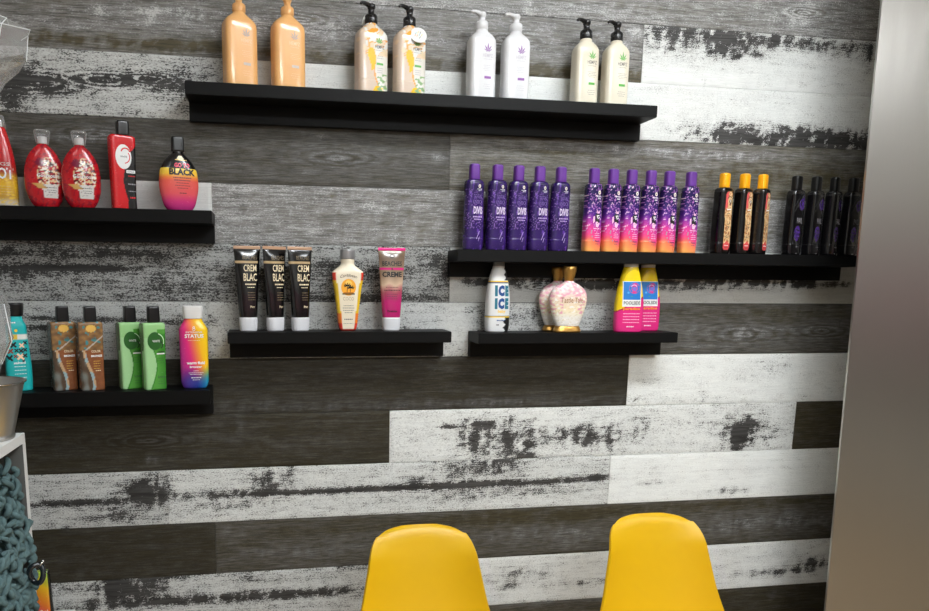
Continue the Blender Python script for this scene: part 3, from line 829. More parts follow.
for x, z, r, m_ in ((-.010, .114, .006, BLACK), (.008, .112, .005, PK), (-.017, .099, .0055, BR), (-.004, .100, .004, BLACK), (.006, .099, .0045, BLACK), (.015, .101, .004, BLACK), (-.02, .082, .0065, BLACK), (.004, .085, .007, PK), (-.007, .086, .004, BR), (.014, .087, .0045, BLACK), (.010, .074, .003, BLACK), (.016, .118, .004, BLACK)): cross(A, x, z, r, m_)
A.done('cross_pattern', t)
A = Art(B, .0008); A.text('salted', .001, .067, .006, WHITE, .026, .03)
for k in range(4): A.small(.002, .060-.009*k, .026, WHITE, .0016, k)
A.disc(-.002, .148, .0035, .0035, ink('gold_flat', (226, 190, 60))); A.small(-.008, .166, .012, WHITE, .003); A.done('lettering', t)
cap('cap', t, .1835, .214, .0180, .0165, BCAP, 2, .0205, .019)

def copper_col(x, y, z):
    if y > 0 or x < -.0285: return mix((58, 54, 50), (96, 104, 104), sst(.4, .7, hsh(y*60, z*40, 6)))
    cur = -.012 + .010*math.sin(z*36+1.0)
    v = hsh(x*90, z*120, 3)
    if z > .100: 
        c = mix((172, 126, 74), (100, 78, 58), v)
        if ((x-.000)/.012)**2+((z-.153)/.009)**2 < 1: c = (226, 180, 90)
        if hsh(x*100, z*90, 9) > .70: c = (70, 136, 140)
        if abs(z-.112-.8*x) < .002: c = (186, 172, 160)
        return c
    if x < cur: 
        return mix((84, 66, 52), (116, 120, 116), sst(.4, .7, hsh(x*60, z*40, 6)))
    if x < cur+.007: return (150, 176, 182) if hsh(x*50, z*60, 2) > .45 else (196, 160, 120)
    return mix((152, 92, 56), (120, 72, 46), v)
def copper_art(B, t):
    A = Art(B, .0005); A.text('ZEBRA', .004, .126, .005, ink('brown', (96, 64, 40)), .020, .01); A.text('COLOR', .009, .094, .006, CREAMY, .022, .02); A.text('BRONZE', .010, .083, .005, WHITE, .026, .05)
    for k in range(4): A.small(.010, .072-.006*k, .016, ink('gold_flat'), .001, k)
    A.small(.012, .048, .012, CREAMY, .002); A.done('lettering', t)
c1 = angular(62.5, 350, ZBs, R(30), 'copper marbled angular bottle, left one of the pair, nearer the teal bottle', copper_col, BCAP, copper_art, .060, .042, .1685, 'copper marbled bottles', d=.060)
dup(c1, spot(90, 350, ZBs, .068), R(26), 'copper marbled angular bottle, right one of the pair, nearer the green bottles', 'copper marbled bottles')

def green_col(x, y, z):
    if y > 0 or x < -.0272: return (98, 116, 84)  # back and left side dulled, mostly shade put into the colour
    cur = -.006 + .013*math.sin((z-.01)*30) if z < .115 else -.003
    edge = .0
    c = (84, 156, 62)
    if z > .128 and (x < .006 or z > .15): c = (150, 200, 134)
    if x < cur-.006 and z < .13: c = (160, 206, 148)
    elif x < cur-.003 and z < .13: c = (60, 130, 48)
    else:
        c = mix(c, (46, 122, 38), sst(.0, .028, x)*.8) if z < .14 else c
    return c
def green_art(B, t):
    A = Art(B, .0005); A.disc(-.001, .122, .0185, .0225, ink('deep_green', (34, 92, 30))); A.done('green_roundel', t)
    A = Art(B, .0009); A.text('WHITE', .002, .119, .0055, WHITE, .018, .01); A.arc(.001, .121, .020, -20, 70, .0018, ink('pale_green', (206, 240, 196))); A.line(.002, .090, .022, .090, .003, WHITE)
    A.arc(.008, .112, .010, -60, 60, .0022, BLACK); A.text('donna', .013, .093, .005, BLACK, .016, .02)
    for k in range(3): A.small(.012, .078-.006*k, .018, ink('deep_green'), .0012, k)
    A.text('love', .012, .028, .008, ink('deep_green'), .018, .02)
    for k in range(2): A.small(.012, .02-.006*k, .018, ink('deep_green'), .0012, k)
    A.done('lettering', t)
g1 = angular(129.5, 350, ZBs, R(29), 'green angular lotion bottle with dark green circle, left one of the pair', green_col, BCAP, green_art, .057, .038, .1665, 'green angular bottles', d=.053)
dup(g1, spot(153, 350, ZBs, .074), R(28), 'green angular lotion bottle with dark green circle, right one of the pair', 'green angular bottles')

t = thing('lotion_bottle', 'pink, orange and blue gradient lotion bottle with a white flip cap', 'bottle', spot(194, 350, ZBs), R(4))
def status_col(x, y, z):
    k = x/.034
    c = ramp([(-1, (176, 40, 130)), (-.3, (226, 46, 124)), (.15, (240, 120, 80)), (.6, (248, 190, 30)), (1, (246, 200, 30))], k + (z-.09)*5.5)
    lo = ramp([(-1, (90, 40, 130)), (.2, (40, 60, 150)), (1, (20, 150, 190))], k)
    return mix(lo, c, sst(.012, .062, z + .004*math.sin(x*120)))
B = Body([(0, .027, .016, 4), (.004, .0305, .0185, 4), (.02, .0345, .020, 4), (.06, .0350, .0205, 4), (.12, .0355, .0205, 4), (.148, .0355, .0205, 4), (.160, .030, .019, 3.4), (.170, .024, .017, 2.6), (.177, .022, .0165, 2.2)])
B.build('body', GLOSS, t, status_col, 90, 90)
A = Art(B, .0007); A.text('INTENSIVE', .002, .141, .0042, WHITE, .040, .01); A.text('STATUS', .002, .129, .0095, WHITE, .046, .03)
A.arc(.002, .150, .003, 0, 360, .0012, WHITE); A.arc(.002, .155, .0022, 0, 360, .001, WHITE); A.small(.002, .122, .03, CREAMY, .001)
A.text('warm fluid', .004, .062, .0075, WHITE, .044, .04); A.text('bronzer', .004, .053, .006, WHITE, .030, .04); A.small(.004, .045, .012, WHITE)
A.small(.004, .040, .036, WHITE); A.small(.004, .036, .03, WHITE); A.small(.004, .027, .024, WHITE, .0022); A.small(.004, .022, .018, WHITE)
A.done('lettering', t)
Body([(.1775, .0230, .018, 3), (.205, .0250, .0195, 3.2), (.208, .0237, .018, 3)]).build('flip_cap', mat('white_flip_cap', (226, 224, 222), .35), t)

# ------------------------------------------------------------------ tubes (short shelf left)
def tube_body(h, wtop, wbot, colf, dep=.016):
    B = Body([(.034, wbot*.98, wbot*.66, 2.6), (.036, wbot, wbot*.68, 2.6), (.09, wbot+(wtop-wbot)*.32, dep*.9, 2.4), (.15, wbot+(wtop-wbot)*.66, dep*.62, 2.2), (h-.012, wtop*.985, .0035, 2.2), (h-.008, wtop, .0014, 3), (h, wtop, .0012, 3)])
    return B
def blk_tube_col(x, y, z):
    if z > .207: return (190, 150, 120)
    if y < 0 and .171 < z < .1755 and x < .026: return (186, 160, 120)
    return (12, 11, 12)
def cap_tube(t, m_, a=.0225):
    Body([(0, a*.93, a*.70, 2.6), (.002, a*.97, a*.74, 2.6), (.030, a*1.03, a*.75, 2.6), (.0335, a*1.0, a*.72, 2.6)]).build('flip_cap', m_, t, None, 12, 48)
t = thing('lotion_tube', 'glossy black squeeze tube with white cap, left one of the three', 'tube', spot(262*0+261*0+261-9.5, 300, ZD, .06), R(10), 'black squeeze tubes')
t.location.x = at(262-6, 300, .06).x-.0
tube0 = t
TCAP = mat('white_tube_cap', (214, 214, 218), .35)
FILM = mat('black_gloss_tube', rough=.16, coat=.6, vcol=True)
B = tube_body(.213, .0335, .0225, None)
B.build('body', FILM, t, blk_tube_col, 90, 72)
A = Art(B, .0006)
A.text('BEACHES', .006, .180, .010, ink('dull_gold', (120, 104, 78)), .036, .0); A.text('CREM', .006, .150, .017, CREAMY, .032, .01); A.text('BLAC', .006, .126, .019, CREAMY, .034, .01)
A.small(.007, .116, .028, CREAMY, .0035); A.small(.007, .109, .018, CREAMY, .002)
for k in range(4): A.small(.008, .096-.006*k, .018, ink('dull_gold'), .0016, k)
A.text('Pirr', .010, .058, .006, CREAMY, .012, .02); A.done('lettering', t)
cap_tube(t, TCAP)
def tube_spot(px, d=.06):
    p = at(px, 325, d); return (p.x, -d, ZD+GAP)
t.location = tube_spot(247.5+1)
dup(t, tube_spot(275.5), R(28), 'glossy black squeeze tube with white cap, middle one of the three', 'black squeeze tubes')
dup(t, tube_spot(300.5), R(20), 'glossy black squeeze tube with white cap, right one of the three', 'black squeeze tubes')
t.rotation_euler.z = R(8)

# coconut bottle
t = thing('lotion_bottle', 'cream faceted lotion bottle with palm sunset label and silver cap', 'bottle', tube_spot(347.5), R(2))
def coco_col(x, y, z):
    c = (238, 226, 202)
    a = B.a(z)
    if z < .150 and abs(x) > a-.0088:
        c = (226, 186, 40)
        if z > .130 or z < .02: c = (214, 60, 44)
        if .02 <= z < .045: c = (228, 120, 40)
    elif y > 0 and z < .15: c = (230, 200, 60)
    if z < .004: c = (160, 40, 30)
    return c
B = Body([(0, .0195, .015, 4), (.002, .0215, .0165, 4.5), (.05, .0285, .018, 5), (.10, .0345, .0190, 5), (.146, .0408, .020, 5), (.150, .0404, .0198, 4.5), (.160, .030, .0185, 3), (.169, .0190, .0175, 2.2), (.173, .0172, .0172, 2), (.181, .0182, .0182, 2), (.184, .0172, .0172, 2)])
B.build('body', GLOSS, t, coco_col, 100, 96)
A = Art(B, .0006); A.disc(0, .112, .0195, .0215, ink('sunset', (244, 170, 50))); A.disc(0, .120, .009, .010, ink('sun_pale', (252, 206, 100)), 20); A.done('sunset_roundel', t)
A = Art(B, .0010)
for px_, hh in ((-.004, .018), (.004, .013)):
    A.line(px_, .098, px_+.001, .098+hh, .0012, BLACK)
    for a_ in (10, 45, 90, 135, 170, -25, 205): A.line(px_+.001, .098+hh, px_+.001+.0095*math.cos(R(a_)), .098+hh+.007*math.sin(R(a_)), .0020, BLACK, 2)
A.line(-.016, .095, .016, .095, .003, BLACK); A.line(-.013, .0985, .013, .0985, .0014, ink('rust', (170, 60, 30)))
A.done('palm_emblem', t)
A = Art(B, .0006); A.text('Caribbean', 0, .139, .0075, ink('brown'), .044, .0, arch=9); A.text('COCO', 0, .078, .009, ink('tan_ink', (150, 128, 100)), .028, -.01)
for k, w in enumerate((.026, .030, .028, .02)): A.small(0, .064-.006*k, w, ink('mid_grey'), .0016, k)
A.small(0, .028, .022, ink('mid_grey'), .003); A.small(0, .018, .026, ink('mid_grey')); A.done('lettering', t)
cap('cap', t, .1845, .208, .0196, .0196, mat('silver_cap', (178, 178, 180), .3, .7), 2, .0202, .0202)

# beaches & creme tube
t = thing('lotion_tube', 'pink and bronze upright squeeze tube reading CREME, at the right of the short shelf', 'tube', tube_spot(391), R(2))
def beach_col(x, y, z):
    if z > .207: return (230, 30, 130)
    c = ramp([(0, (168, 30, 96)), (.075, (186, 34, 108)), (.10, (170, 80, 96)), (.12, (206, 176, 150)), (.145, (150, 126, 104)), (.19, (116, 96, 80)), (.21, (136, 116, 96))], z + .003*math.sin(x*200))
    if .158 < z < .163: c = (206, 40, 120)
    return c
B = tube_body(.2145, .0365, .0240, None)
B.build('body', FILM, t, beach_col, 90, 72)
A = Art(B, .0007); A.text('BEACHES', 0, .168, .012, BLACK, .052, .02); A.text('&', 0, .157, .006, BLACK, .006, .01); A.text('CREME', 0, .139, .014, BLACK, .052, .035)
A.small(0, .112, .034, BLACK, .0014); A.small(0, .104, .042, BLACK, .002)
for k in range(3): A.small(0, .094-.006*k, .028, ink('plum', (90, 20, 60)), .0014, k)
A.text('Pretties', 0, .048, .006, BLACK, .026, .02)
A.arc(.0, .196, .007, 200, 340, .003, ink('umber', (70, 56, 46))); A.arc(.0, .190, .007, 30, 150, .002, ink('umber')); A.done('lettering', t)
cap_tube(t, TCAP, .0235)

# ------------------------------------------------------------------ long shelf: slim bottles
def slim(px, rz, label, group, colf, capm, Wd, Dp, art, capw=.0135, gl=GLOSS, hb=.180, ht=.2195, n=3.4, waist=.93):
    t = thing('lotion_bottle', label, 'bottle', spot(px, 210, ZC, .062), rz, group)
    a, b = Wd/2, Dp/2
    B = Body([(0, a*.90, b*.9, n), (.003, a*.96, b*.97, n), (.03, a, b, n), (.075, a*.985, b, n), (.115, a*waist, b*.97, n), (.15, a*.93, b*.97, n), (.170, a*.92, b*.96, n), (.177, a*.84, b*.9, n-.4), (hb, a*.70, b*.8, n-.6)])
    B.build('body', gl, t, colf, 90, 80)
    Body([(hb+.0003, capw*1.02, capw*.86, 3), (ht-.003, capw, capw*.85, 3), (ht, capw*.86, capw*.7, 3)]).build('cap', capm, t, None, 8, 40)
    art(B, t)
    return t
def purple_col(x, y, z):
    c = mix((32, 16, 70), (66, 34, 116), hsh(x*30, z*22, 1))
    if y < 0 and .055 < z < .155:
        v = hsh(x*420, z*420, 6)
        if v > .66: c = mix(c, (150, 110, 190), .8)
    if hsh(x*160, z*60, 14) > .7: c = mix(c, (120, 70, 190), .6)
    return c
LIL = ink('lilac', (176, 150, 206)); LIL2 = ink('pale_lilac', (216, 200, 226))
def drop(A, x, z, r, m_, m2):
    A.disc(x, z, r*.75, r, m_, 16); A.disc(x, z-.1*r, r*.25, r*.45, m2, 10)
def purple_art(B, t):
    A = Art(B, .0006); drop(A, .007, .163, .0048, ink('pearl', (226, 216, 200)), BLACK); A.small(.007, .1545, .014, WHITE, .0016); A.small(.008, .1515, .008, WHITE, .0012)
    A.text('TOTAL', .003, .132, .010, ink('violet', (112, 84, 160)), .026, .0); A.text('KNOCK', .003, .118, .010, ink('violet'), .028, .0)
    A.text('DIVIS', .004, .092, .019, LIL2, .027, .03); A.small(.003, .083, .028, LIL, .0035, 3); A.small(.003, .077, .022, LIL, .0025, 4)
    A.line(.001, .028, .009, .048, .0014, LIL); A.line(.006, .022, .010, .034, .0012, LIL)
    A.done('lettering', t)
PCAP = mat('purple_cap', (102, 52, 146), .32, coat=.2)
xs = (473.5, 496.5, 517.5, 538.5, 559.5)
gp = 'purple glitter bottles'
p0 = slim(xs[0], R(14), 'leftmost of the five dark purple bottles with purple caps', gp, purple_col, PCAP, .055, .034, purple_art)
for px, rz_, lb in ((xs[1], 13, 'second from the left of the five dark purple bottles'), (xs[2], 12, 'middle one of the five dark purple bottles'), (xs[3], 12, 'fourth from the left of the five dark purple bottles'), (xs[4], 10, 'rightmost of the five dark purple bottles')):
    dup(p0, spot(px, 210, ZC, .062), R(rz_), lb, gp)

def peng_col(x, y, z):
    zz = z + .008*math.sin(x*90)+.01*(hsh(x*60, z*60, 2)-.5)
    c = ramp([(0, (250, 170, 90)), (.022, (246, 130, 90)), (.04, (240, 70, 140)), (.062, (214, 60, 150)), (.08, (140, 50, 160)), (.10, (70, 32, 124)), (.14, (34, 20, 82)), (.18, (28, 16, 72))], zz)
    if y < .2 and z > .05:
        v = hsh(x*330, z*300, 9)
        if v > .70: c = (240, 200, 226) if hsh(x*50, z*50, 3) > .45 else (190, 120, 200)
        elif v > .64: c = mix(c, (200, 120, 210), .7)
    return c
def peng_art(B, t):
    A = Art(B, .0006); drop(A, .008, .156, .0055, ink('pearl'), BLACK); A.text('Australian', .006, .145, .0034, WHITE, .017, .03); A.text('Gold', .008, .1385, .0042, WHITE, .009, .03)
    A.done('lettering', t)
    A = Art(B, .0007)
    A.poly([(.003, .112), (.008, .104), (.010, .108), (.012, .102), (.004, .101)], ink('pale_pink', (246, 190, 220)))
    A.poly([(-.004, .096), (.002, .101), (.010, .099), (.012, .092), (.006, .088), (.000, .090)], BLACK)
    A.poly([(.002, .096), (.010, .097), (.013, .090), (.006, .086)], WHITE)
    A.poly([(-.003, .086), (.003, .090), (.010, .086), (.014, .080), (.006, .074), (.000, .077)], BLACK)
    A.poly([(-.008, .092), (-.004, .094), (-.003, .080), (-.008, .074)], ink('pale_pink'))
    A.poly([(.000, .078), (.004, .080), (.012, .074), (.008, .064), (.001, .066)], ink('pale_pink'))
    A.small(.004, .060, .020, ink('pale_pink'), .002)
    A.done('splash_emblem', t)
    A = Art(B, .0008)
    for x, z in ((-.012, .050), (-.009, .040), (-.004, .030), (-.011, .055)): A.disc(x, z, .002, .0026, GREY, 8)
    A.text('Punch', .008, .026, .005, ink('aubergine', (110, 24, 90)), .013, .03)
    for k in range(3): A.small(.007, .047-.005*k, .016, LIL2, .0014, k)
    A.small(.007, .02, .012, ink('aubergine')); A.done('small_print', t)
xs = (592.5, 611.5, 630, 649, 667.5, 689)
gp = 'purple to orange bottles'
q0 = slim(xs[0], R(10), 'leftmost of the six purple, pink and orange bottles', gp, peng_col, PCAP, .050, .034, peng_art, waist=.95)
for px, rz_, lb in ((xs[1], 9, 'second from the left of the six purple, pink and orange bottles'), (xs[2], 9, 'third from the left of the six purple, pink and orange bottles'), (xs[3], 8, 'fourth from the left of the six purple, pink and orange bottles'), (xs[4], 8, 'fifth from the left of the six purple, pink and orange bottles'), (xs[5], 6, 'rightmost of the six purple, pink and orange bottles')):
    dup(q0, spot(px, 210, ZC, .062), R(rz_), lb, gp)

def yel_col(x, y, z):
    if y < 0 and x > -.009 and x < .0165 and .010 < z < .170:
        e = .0255
        # rounded label
        cx, w = .0038, .0128
        dz = max(0, .019-z, z-.161); dx = abs(x-cx)
        if dx < w and (dz == 0 or (dx/w)**2+(dz/.009)**2 < 1):
            if z < .032 + .003*math.sin(x*300): return (226, 84, 84)
            if z > .125 and x < .000: return (226, 96, 96)
            v = hsh(x*260, z*200, 5)
            c = (222, 180, 128) if z < .12 or x > 0 else (226, 130, 110)
            if v > .60: c = (236, 206, 160)
            if v < .37: c = (176, 112, 74)
            return c
    return (13, 10, 10)
def yel_art(B, t):
    A = Art(B, .0006); A.disc(.0055, .143, .0075, .011, ink('face_tan', (226, 190, 140))); A.disc(.007, .141, .0048, .0082, BLACK); A.disc(.007, .144, .0026, .0034, WHITE); A.disc(.0075, .134, .0026, .003, ink('brick')); A.arc(.005, .146, .0095, 20, 160, .002, ink('umber')); A.done('face_emblem', t)
    A = Art(B, .0006); A.line(-.003, .120, .012, .122, .003, WHITE)
    for k, (a0, a1) in enumerate(((40, 200), (220, 380), (30, 200), (200, 350))): A.arc(.004, .105-.018*k, .006, a0, a1, .0016, ink('umber'))
    A.line(-.003, .06, .010, .075, .0016, ink('umber')); A.line(-.003, .045, .010, .058, .0014, ink('umber')); A.small(.004, .022, .016, WHITE, .002); A.small(.004, .016, .012, ink('dark_plum'), .0015)
    A.done('lettering', t)
YCAP = mat('yellow_cap', (250, 172, 10), .35, coat=.2)
gp = 'black bottles with yellow caps'
xs = (722.5, 742.5, 760.5)
y0_ = slim(xs[0], R(15), 'leftmost of the three black bottles with yellow caps', gp, yel_col, YCAP, .050, .036, yel_art, .0135, FILM, n=5, waist=.97)
dup(y0_, spot(xs[1], 210, ZC, .062), R(19), 'middle one of the three black bottles with yellow caps', gp)
dup(y0_, spot(xs[2], 210, ZC, .062), R(28), 'rightmost of the three black bottles with yellow caps', gp)

def blk_col(x, y, z):
    c = (14, 13, 15)
    if y < 0:
        for cx, cz, rx, rz in ((.008, .140, .010, .016), (-.002, .060, .011, .022), (.012, .152, .006, .01)):
            q = ((x-cx)/rx)**2+((z-cz)/rz)**2
            if q < 1 and hsh(x*260, z*220, 4) > .42: c = mix((58, 34, 104), (96, 60, 150), hsh(x*300, z*300, 8))
    return c
def blk_art(B, t):
    A = Art(B, .0006); A.text('PAIL', .003, .088, .015, GREY, .020, .01)
    A.done('lettering', t)
    A = Art(B, .0007)
    for a_ in ((-.018, .120, .012, .168), (-.014, .150, .016, .112), (-.019, .135, .004, .170), (-.016, .064, .002, .018), (-.012, .045, .010, .014), (-.018, .030, -.004, .072), (-.016, .05, .004, .03)):
        A.line(*a_, .0005, SILV, 8)
    A.small(.003, .022, .012, GREY); A.small(.002, .004, .006, WHITE, .0015)
    A.done('thin_lines', t)
gp = 'black bottles with black caps'
xs = (794.5, 814, 832.5, 851)
k0 = slim(xs[0], R(12), 'leftmost of the four black bottles with purple flowers and black caps', gp, blk_col, BCAP, .048, .034, blk_art, .0135, FILM, n=4.6, waist=.98)
dup(k0, spot(xs[1], 210, ZC, .062), R(17), 'second from the left of the four black bottles with purple flowers', gp)
dup(k0, spot(xs[2], 210, ZC, .062), R(24), 'third from the left of the four black bottles with purple flowers', gp)
dup(k0, spot(xs[3], 210, ZC, .062), R(12), 'rightmost of the four black bottles with purple flowers, nearest the steel panel', gp)

# ------------------------------------------------------------------ short shelf right
t = thing('lotion_bottle', 'white squeeze bottle reading ICE ICE with yellow bands, at the left of the short shelf', 'bottle', spot(497.5, 300, ZE, .060), R(5))
def ice_col(x, y, z):
    c = (226, 226, 226)
    jag = .013 + .003*math.sin(z*400)
    if y < 0 and x > jag and (z > .1385 or z < .040): c = (24, 24, 26)
    if .1335 < z < .1375 or .0385 < z < .0425: c = (244, 206, 20)
    if .1310 < z < .1335 or .0425 < z < .0445: c = (50, 66, 120)
    return c
B = Body([(0, .0285, .017, 3), (.003, .0310, .019, 3), (.03, .0330, .0205, 3), (.07, .0330, .021, 3), (.11, .0305, .020, 2.8), (.14, .0255, .018, 2.6), (.165, .0190, .0160, 2.4), (.172, .0165, .015, 2.2), (.176, .0160, .015, 2)])
B.build('body', SATIN, t, ice_col, 110, 90)
A = Art(B, .0007); IB = ink('ice_blue', (24, 74, 140)); IB2 = ink('ice_teal', (26, 110, 132))
for z in (.096, .062):
    A.text('I', -.0125, z, .029, IB2, .0075, .08); A.text('C', .002, z, .029, IB, .018, .08); A.text('E', .0185, z, .029, IB2, .011, .08)
A.text('baby', .004, .050, .010, YEL, .022, .02); A.small(.003, .030, .024, IB, .003); A.small(-.006, .018, .008, ink('dark_grey'), .003); A.done('lettering', t)
cap('cap', t, .1765, .1885, .0163, .015, mat('grey_cap', (120, 120, 120), .35))

def tattle_col(x, y, z):
    c = ramp([(0, (226, 222, 220)), (.04, (232, 228, 222)), (.06, (240, 226, 190)), (.09, (238, 214, 196)), (.11, (236, 206, 206)), (.14, (240, 228, 226))], z)
    if y < 0:
        v = hsh(x*110, z*160, 4)
        if z > .05 and v > .55 and (z > .095 or abs(x) > .022): c = (232, 168, 186)
        if v < .33: c = (244, 240, 234)
    if hsh(x*400, z*400, 9) > .68: c = mix(c, (200, 180, 140), .5)
    return c
GOLDM = mat('gold_metal', (196, 150, 80), .3, .85, bump=.2, bscale=500)
def tattle(px, d, rz, label, group='pink and white perfume shaped bottles'):
    t = thing('perfume_bottle', label, 'bottle', spot(px, 300, ZE, d), rz, group)
    B = Body([(.0165, .0330, .0155, 2.6), (.020, .0350, .0165, 2.5), (.05, .0455, .019, 2.4), (.088, .0540, .0205, 2.3), (.104, .0520, .020, 2.3), (.118, .0430, .018, 2.2), (.128, .029, .0165, 2.1), (.1355, .014, .0125, 2), (.138, .0125, .0120, 2)])
    B.build('body', GLOSS, t, tattle_col, 100, 90)
    A = Art(B, .0008); A.text('Tattle Tale', .003, .080, .014, ink('bronze_script', (160, 112, 70)), .064, .004); A.small(.002, .072, .03, ink('cream')); A.small(.002, .06, .034, ink('cream')); A.done('lettering', t)
    Body([(0, .0365, .0180, 3), (.0025, .0390, .0195, 3), (.008, .0375, .0185, 3), (.0135, .0345, .0170, 3), (.0162, .0330, .0155, 3)]).build('gold_base', GOLDM, t, None, 16, 60)
    bm = bmesh.new(); seg = 40; prof = [(.1383, .0110), (.141, .0118), (.150, .0140), (.165, .0180), (.1755, .0188), (.177, .0175)]
    rr = [[bm.verts.new(((r*(1+.045*(k % 2)))*math.cos(k/seg*math.tau), (r*(1+.045*(k % 2)))*math.sin(k/seg*math.tau), z)) for k in range(seg)] for z, r in prof]
    for i in range(len(rr)-1):
        for k in range(seg): bm.faces.new((rr[i][k], rr[i][(k+1) % seg], rr[i+1][(k+1) % seg], rr[i+1][k]))
    bm.faces.new(rr[0][::-1]); bm.faces.new(rr[-1])
    obj('fluted_cap', bm, GOLDM, t, True)
    return t
ta = tattle(568, .082, R(2), 'pink and white rounded bottle with gold fluted cap, front one of the pair')
p_ = spot(558.5, 300, ZE, .0345)
dup(ta, (at(557, 300, .0345).x, -.0345, ZE+GAP), R(4), 'pink and white rounded bottle with gold fluted cap, half hidden behind its twin', 'pink and white perfume shaped bottles')

def pool_col(x, y, z):
    e = .082 + x*.55
    if z > e: 
        c = (240, 206, 20)
        if z > .125 and ((x-.004)/.03)**2+((z-.12)/.05)**2 > 1: c = (206, 176, 20)
        return c
    if z > e-.006: return (180, 40, 60) if z < e-.003 else (240, 200, 40)
    return (226, 44, 128)
B = Body([(0, .0360, .017, 3), (.003, .0385, .019, 3), (.03, .0400, .0200, 3), (.07, .0400, .0200, 2.8), (.11, .0355, .0190, 2.6), (.15, .0270, .0170, 2.4), (.172, .0210, .0160, 2.2), (.1775, .0195, .015, 2)])
def pool(px, d, rz, label):
    t = thing('lotion_bottle', label, 'bottle', spot(px, 300, ZE, d), rz, 'pink and yellow squeeze bottles')
    B.build('body', GLOSS, t, pool_col, 110, 90)
    A = Art(B, .0005); A.rect(-.0255, .0265, .070, .139, WHITE, 10, 10); A.done('label_panel', t)
    A = Art(B, .0009); A.rect(-.0235, .0245, .089, .1375, BLUE, 10, 8)
    A.disc(.006, .120, .015, .015, ink('ring_pink', (214, 50, 130))); A.done('picture', t)
    A = Art(B, .0013); A.disc(.006, .118, .0055, .0055, ink('ring_hole', (120, 110, 200))); A.arc(.004, .120, .009, 30, 150, .002, ink('pale_pink')); A.line(-.004, .098, .002, .097, .0015, LEAFG); A.disc(-.011, .108, .003, .003, ink('light_blue', (90, 170, 230)), 8)
    A.done('picture_detail', t)
    A = Art(B, .0011); A.text('POOLSIDE', .001, .0755, .0095, ink('dark_grey'), .046, .02); A.text('paradise', .001, .059, .009, ORNG, .048, .03)
    for k in range(4): A.small(.001, .050-.008*k, .046, ink('pale_pink'), .0018, k)
    A.small(-.001, .014, .02, WHITE, .003); A.done('lettering', t)
    cap('cap', t, .178, .189, .0195, .0168, mat('pale_grey_cap', (190, 188, 182), .35))
    return t
pa = pool(629, .082, R(-6), 'pink and yellow squeeze bottle with blue picture, front one of the pair')
dup(pa, (at(646, 300, .0345).x, -.0345, ZE+GAP), R(-3), 'pink and yellow squeeze bottle with blue picture, half hidden behind its twin', 'pink and yellow squeeze bottles')

# ------------------------------------------------------------------ chairs
YP = mat('yellow_moulded_plastic', (216, 170, 0), .42, bump=.05, bscale=700)
WOOD = mat('beech_leg', (196, 158, 112), .5); DARKM = mat('dark_wire', (30, 30, 30), .4, .6)
def make_chair(label, group, loc, rz, ztop):
    t = thing('shell_chair', label, 'chair', (loc[0], loc[1], 0), rz, group)
    # shell: from the top of the back (u=0) down to the seat front (u=1); chair faces -y
    prof = [(0, .085, ztop), (.04, .072, ztop-.012), (.12, .060, ztop-.055), (.35, .030, ztop-.19), (.52, -.005, ztop-.30), (.62, -.055, ztop-.365), (.72, -.14, ztop-.385), (.88, -.30, ztop-.375), (.96, -.37, ztop-.385), (1, -.39, ztop-.41)]
    wid = [(0, .056), (.012, .078), (.03, .096), (.06, .116), (.10, .129), (.2, .141), (.35, .160), (.52, .195), (.62, .215), (.72, .220), (.88, .215), (.96, .19), (1, .14)]
    fy = pchip([p[0] for p in prof], [p[1] for p in prof]); fz = pchip([p[0] for p in prof], [p[2] for p in prof]); fw = pchip([p[0] for p in wid], [p[1] for p in wid])
    bm = bmesh.new(); NU, NV = 60, 28; g = []
    for i in range(NU+1):
        u = (i/NU)**1.5; w = fw(u); row = []
        for j in range(NV+1):
            s_ = -1+2*j/NV; x = w*math.sin(s_*math.pi/2*.96)/math.sin(math.pi/2*.96)
            q = abs(x)/w
            cup = .035*q**2.4
            y = fy(u); z = fz(u)
            back = 1-sst(.5, .68, u)
            y -= cup*back*(sst(0, .15, u)); z += cup*(1-back)*1.1*(1-sst(.85, 1, u)*.6)
            if u < .05: z -= .006*q**3
            row.append(bm.verts.new((x, y, z)))
        g.append(row)
    for i in range(NU):
        for j in range(NV): bm.faces.new((g[i][j], g[i][j+1], g[i+1][j+1], g[i+1][j]))
    bmesh.ops.recalc_face_normals(bm, faces=bm.faces)
    o = obj('seat_shell', bm, YP, t, True)
    sm = o.modifiers.new('thickness', 'SOLIDIFY'); sm.thickness = .007; sm.offset = 0
    bv = o.modifiers.new('edge', 'BEVEL'); bv.width = .002; bv.segments = 2
    zs = ztop-.40
    for sx, sy in ((-1, -1), (1, -1), (-1, 1), (1, 1)):
        bm = bmesh.new(); top = Vector((sx*.13, -.15+sy*.10, zs)); bot = Vector((sx*.21, -.15+sy*.20, .0))
        tube(bm, [bot, bot.lerp(top, .5), top], [.010, .014, .016], 12); obj('leg', bm, WOOD, t, True)
    bm = bmesh.new()
    for a, b in (((-.13, -.25), (.13, -.05)), ((.13, -.25), (-.13, -.05)), ((-.13, -.25), (.13, -.25)), ((-.13, -.05), (.13, -.05))):
        tube(bm, [(a[0], a[1], zs-.005), (b[0], b[1], zs-.005)], .005, 8)
    for sx, sy in ((-1, -1), (1, -1), (-1, 1), (1, 1)): tube(bm, [(sx*.13, -.15+sy*.10, zs-.01), (sx*.11, -.15+sy*.08, zs+.035)], .006, 8)
    obj('wire_frame', bm, DARKM, t, True)
    return t
cp1 = at(420, 526.5, .26); cp2 = at(650, 514.5, .26)
ct = (cp1.z+cp2.z)/2
ch = make_chair('yellow moulded shell chair, the left one of the two below the shelves', 'yellow shell chairs', (cp1.x, -.26-.075), 0, ct)
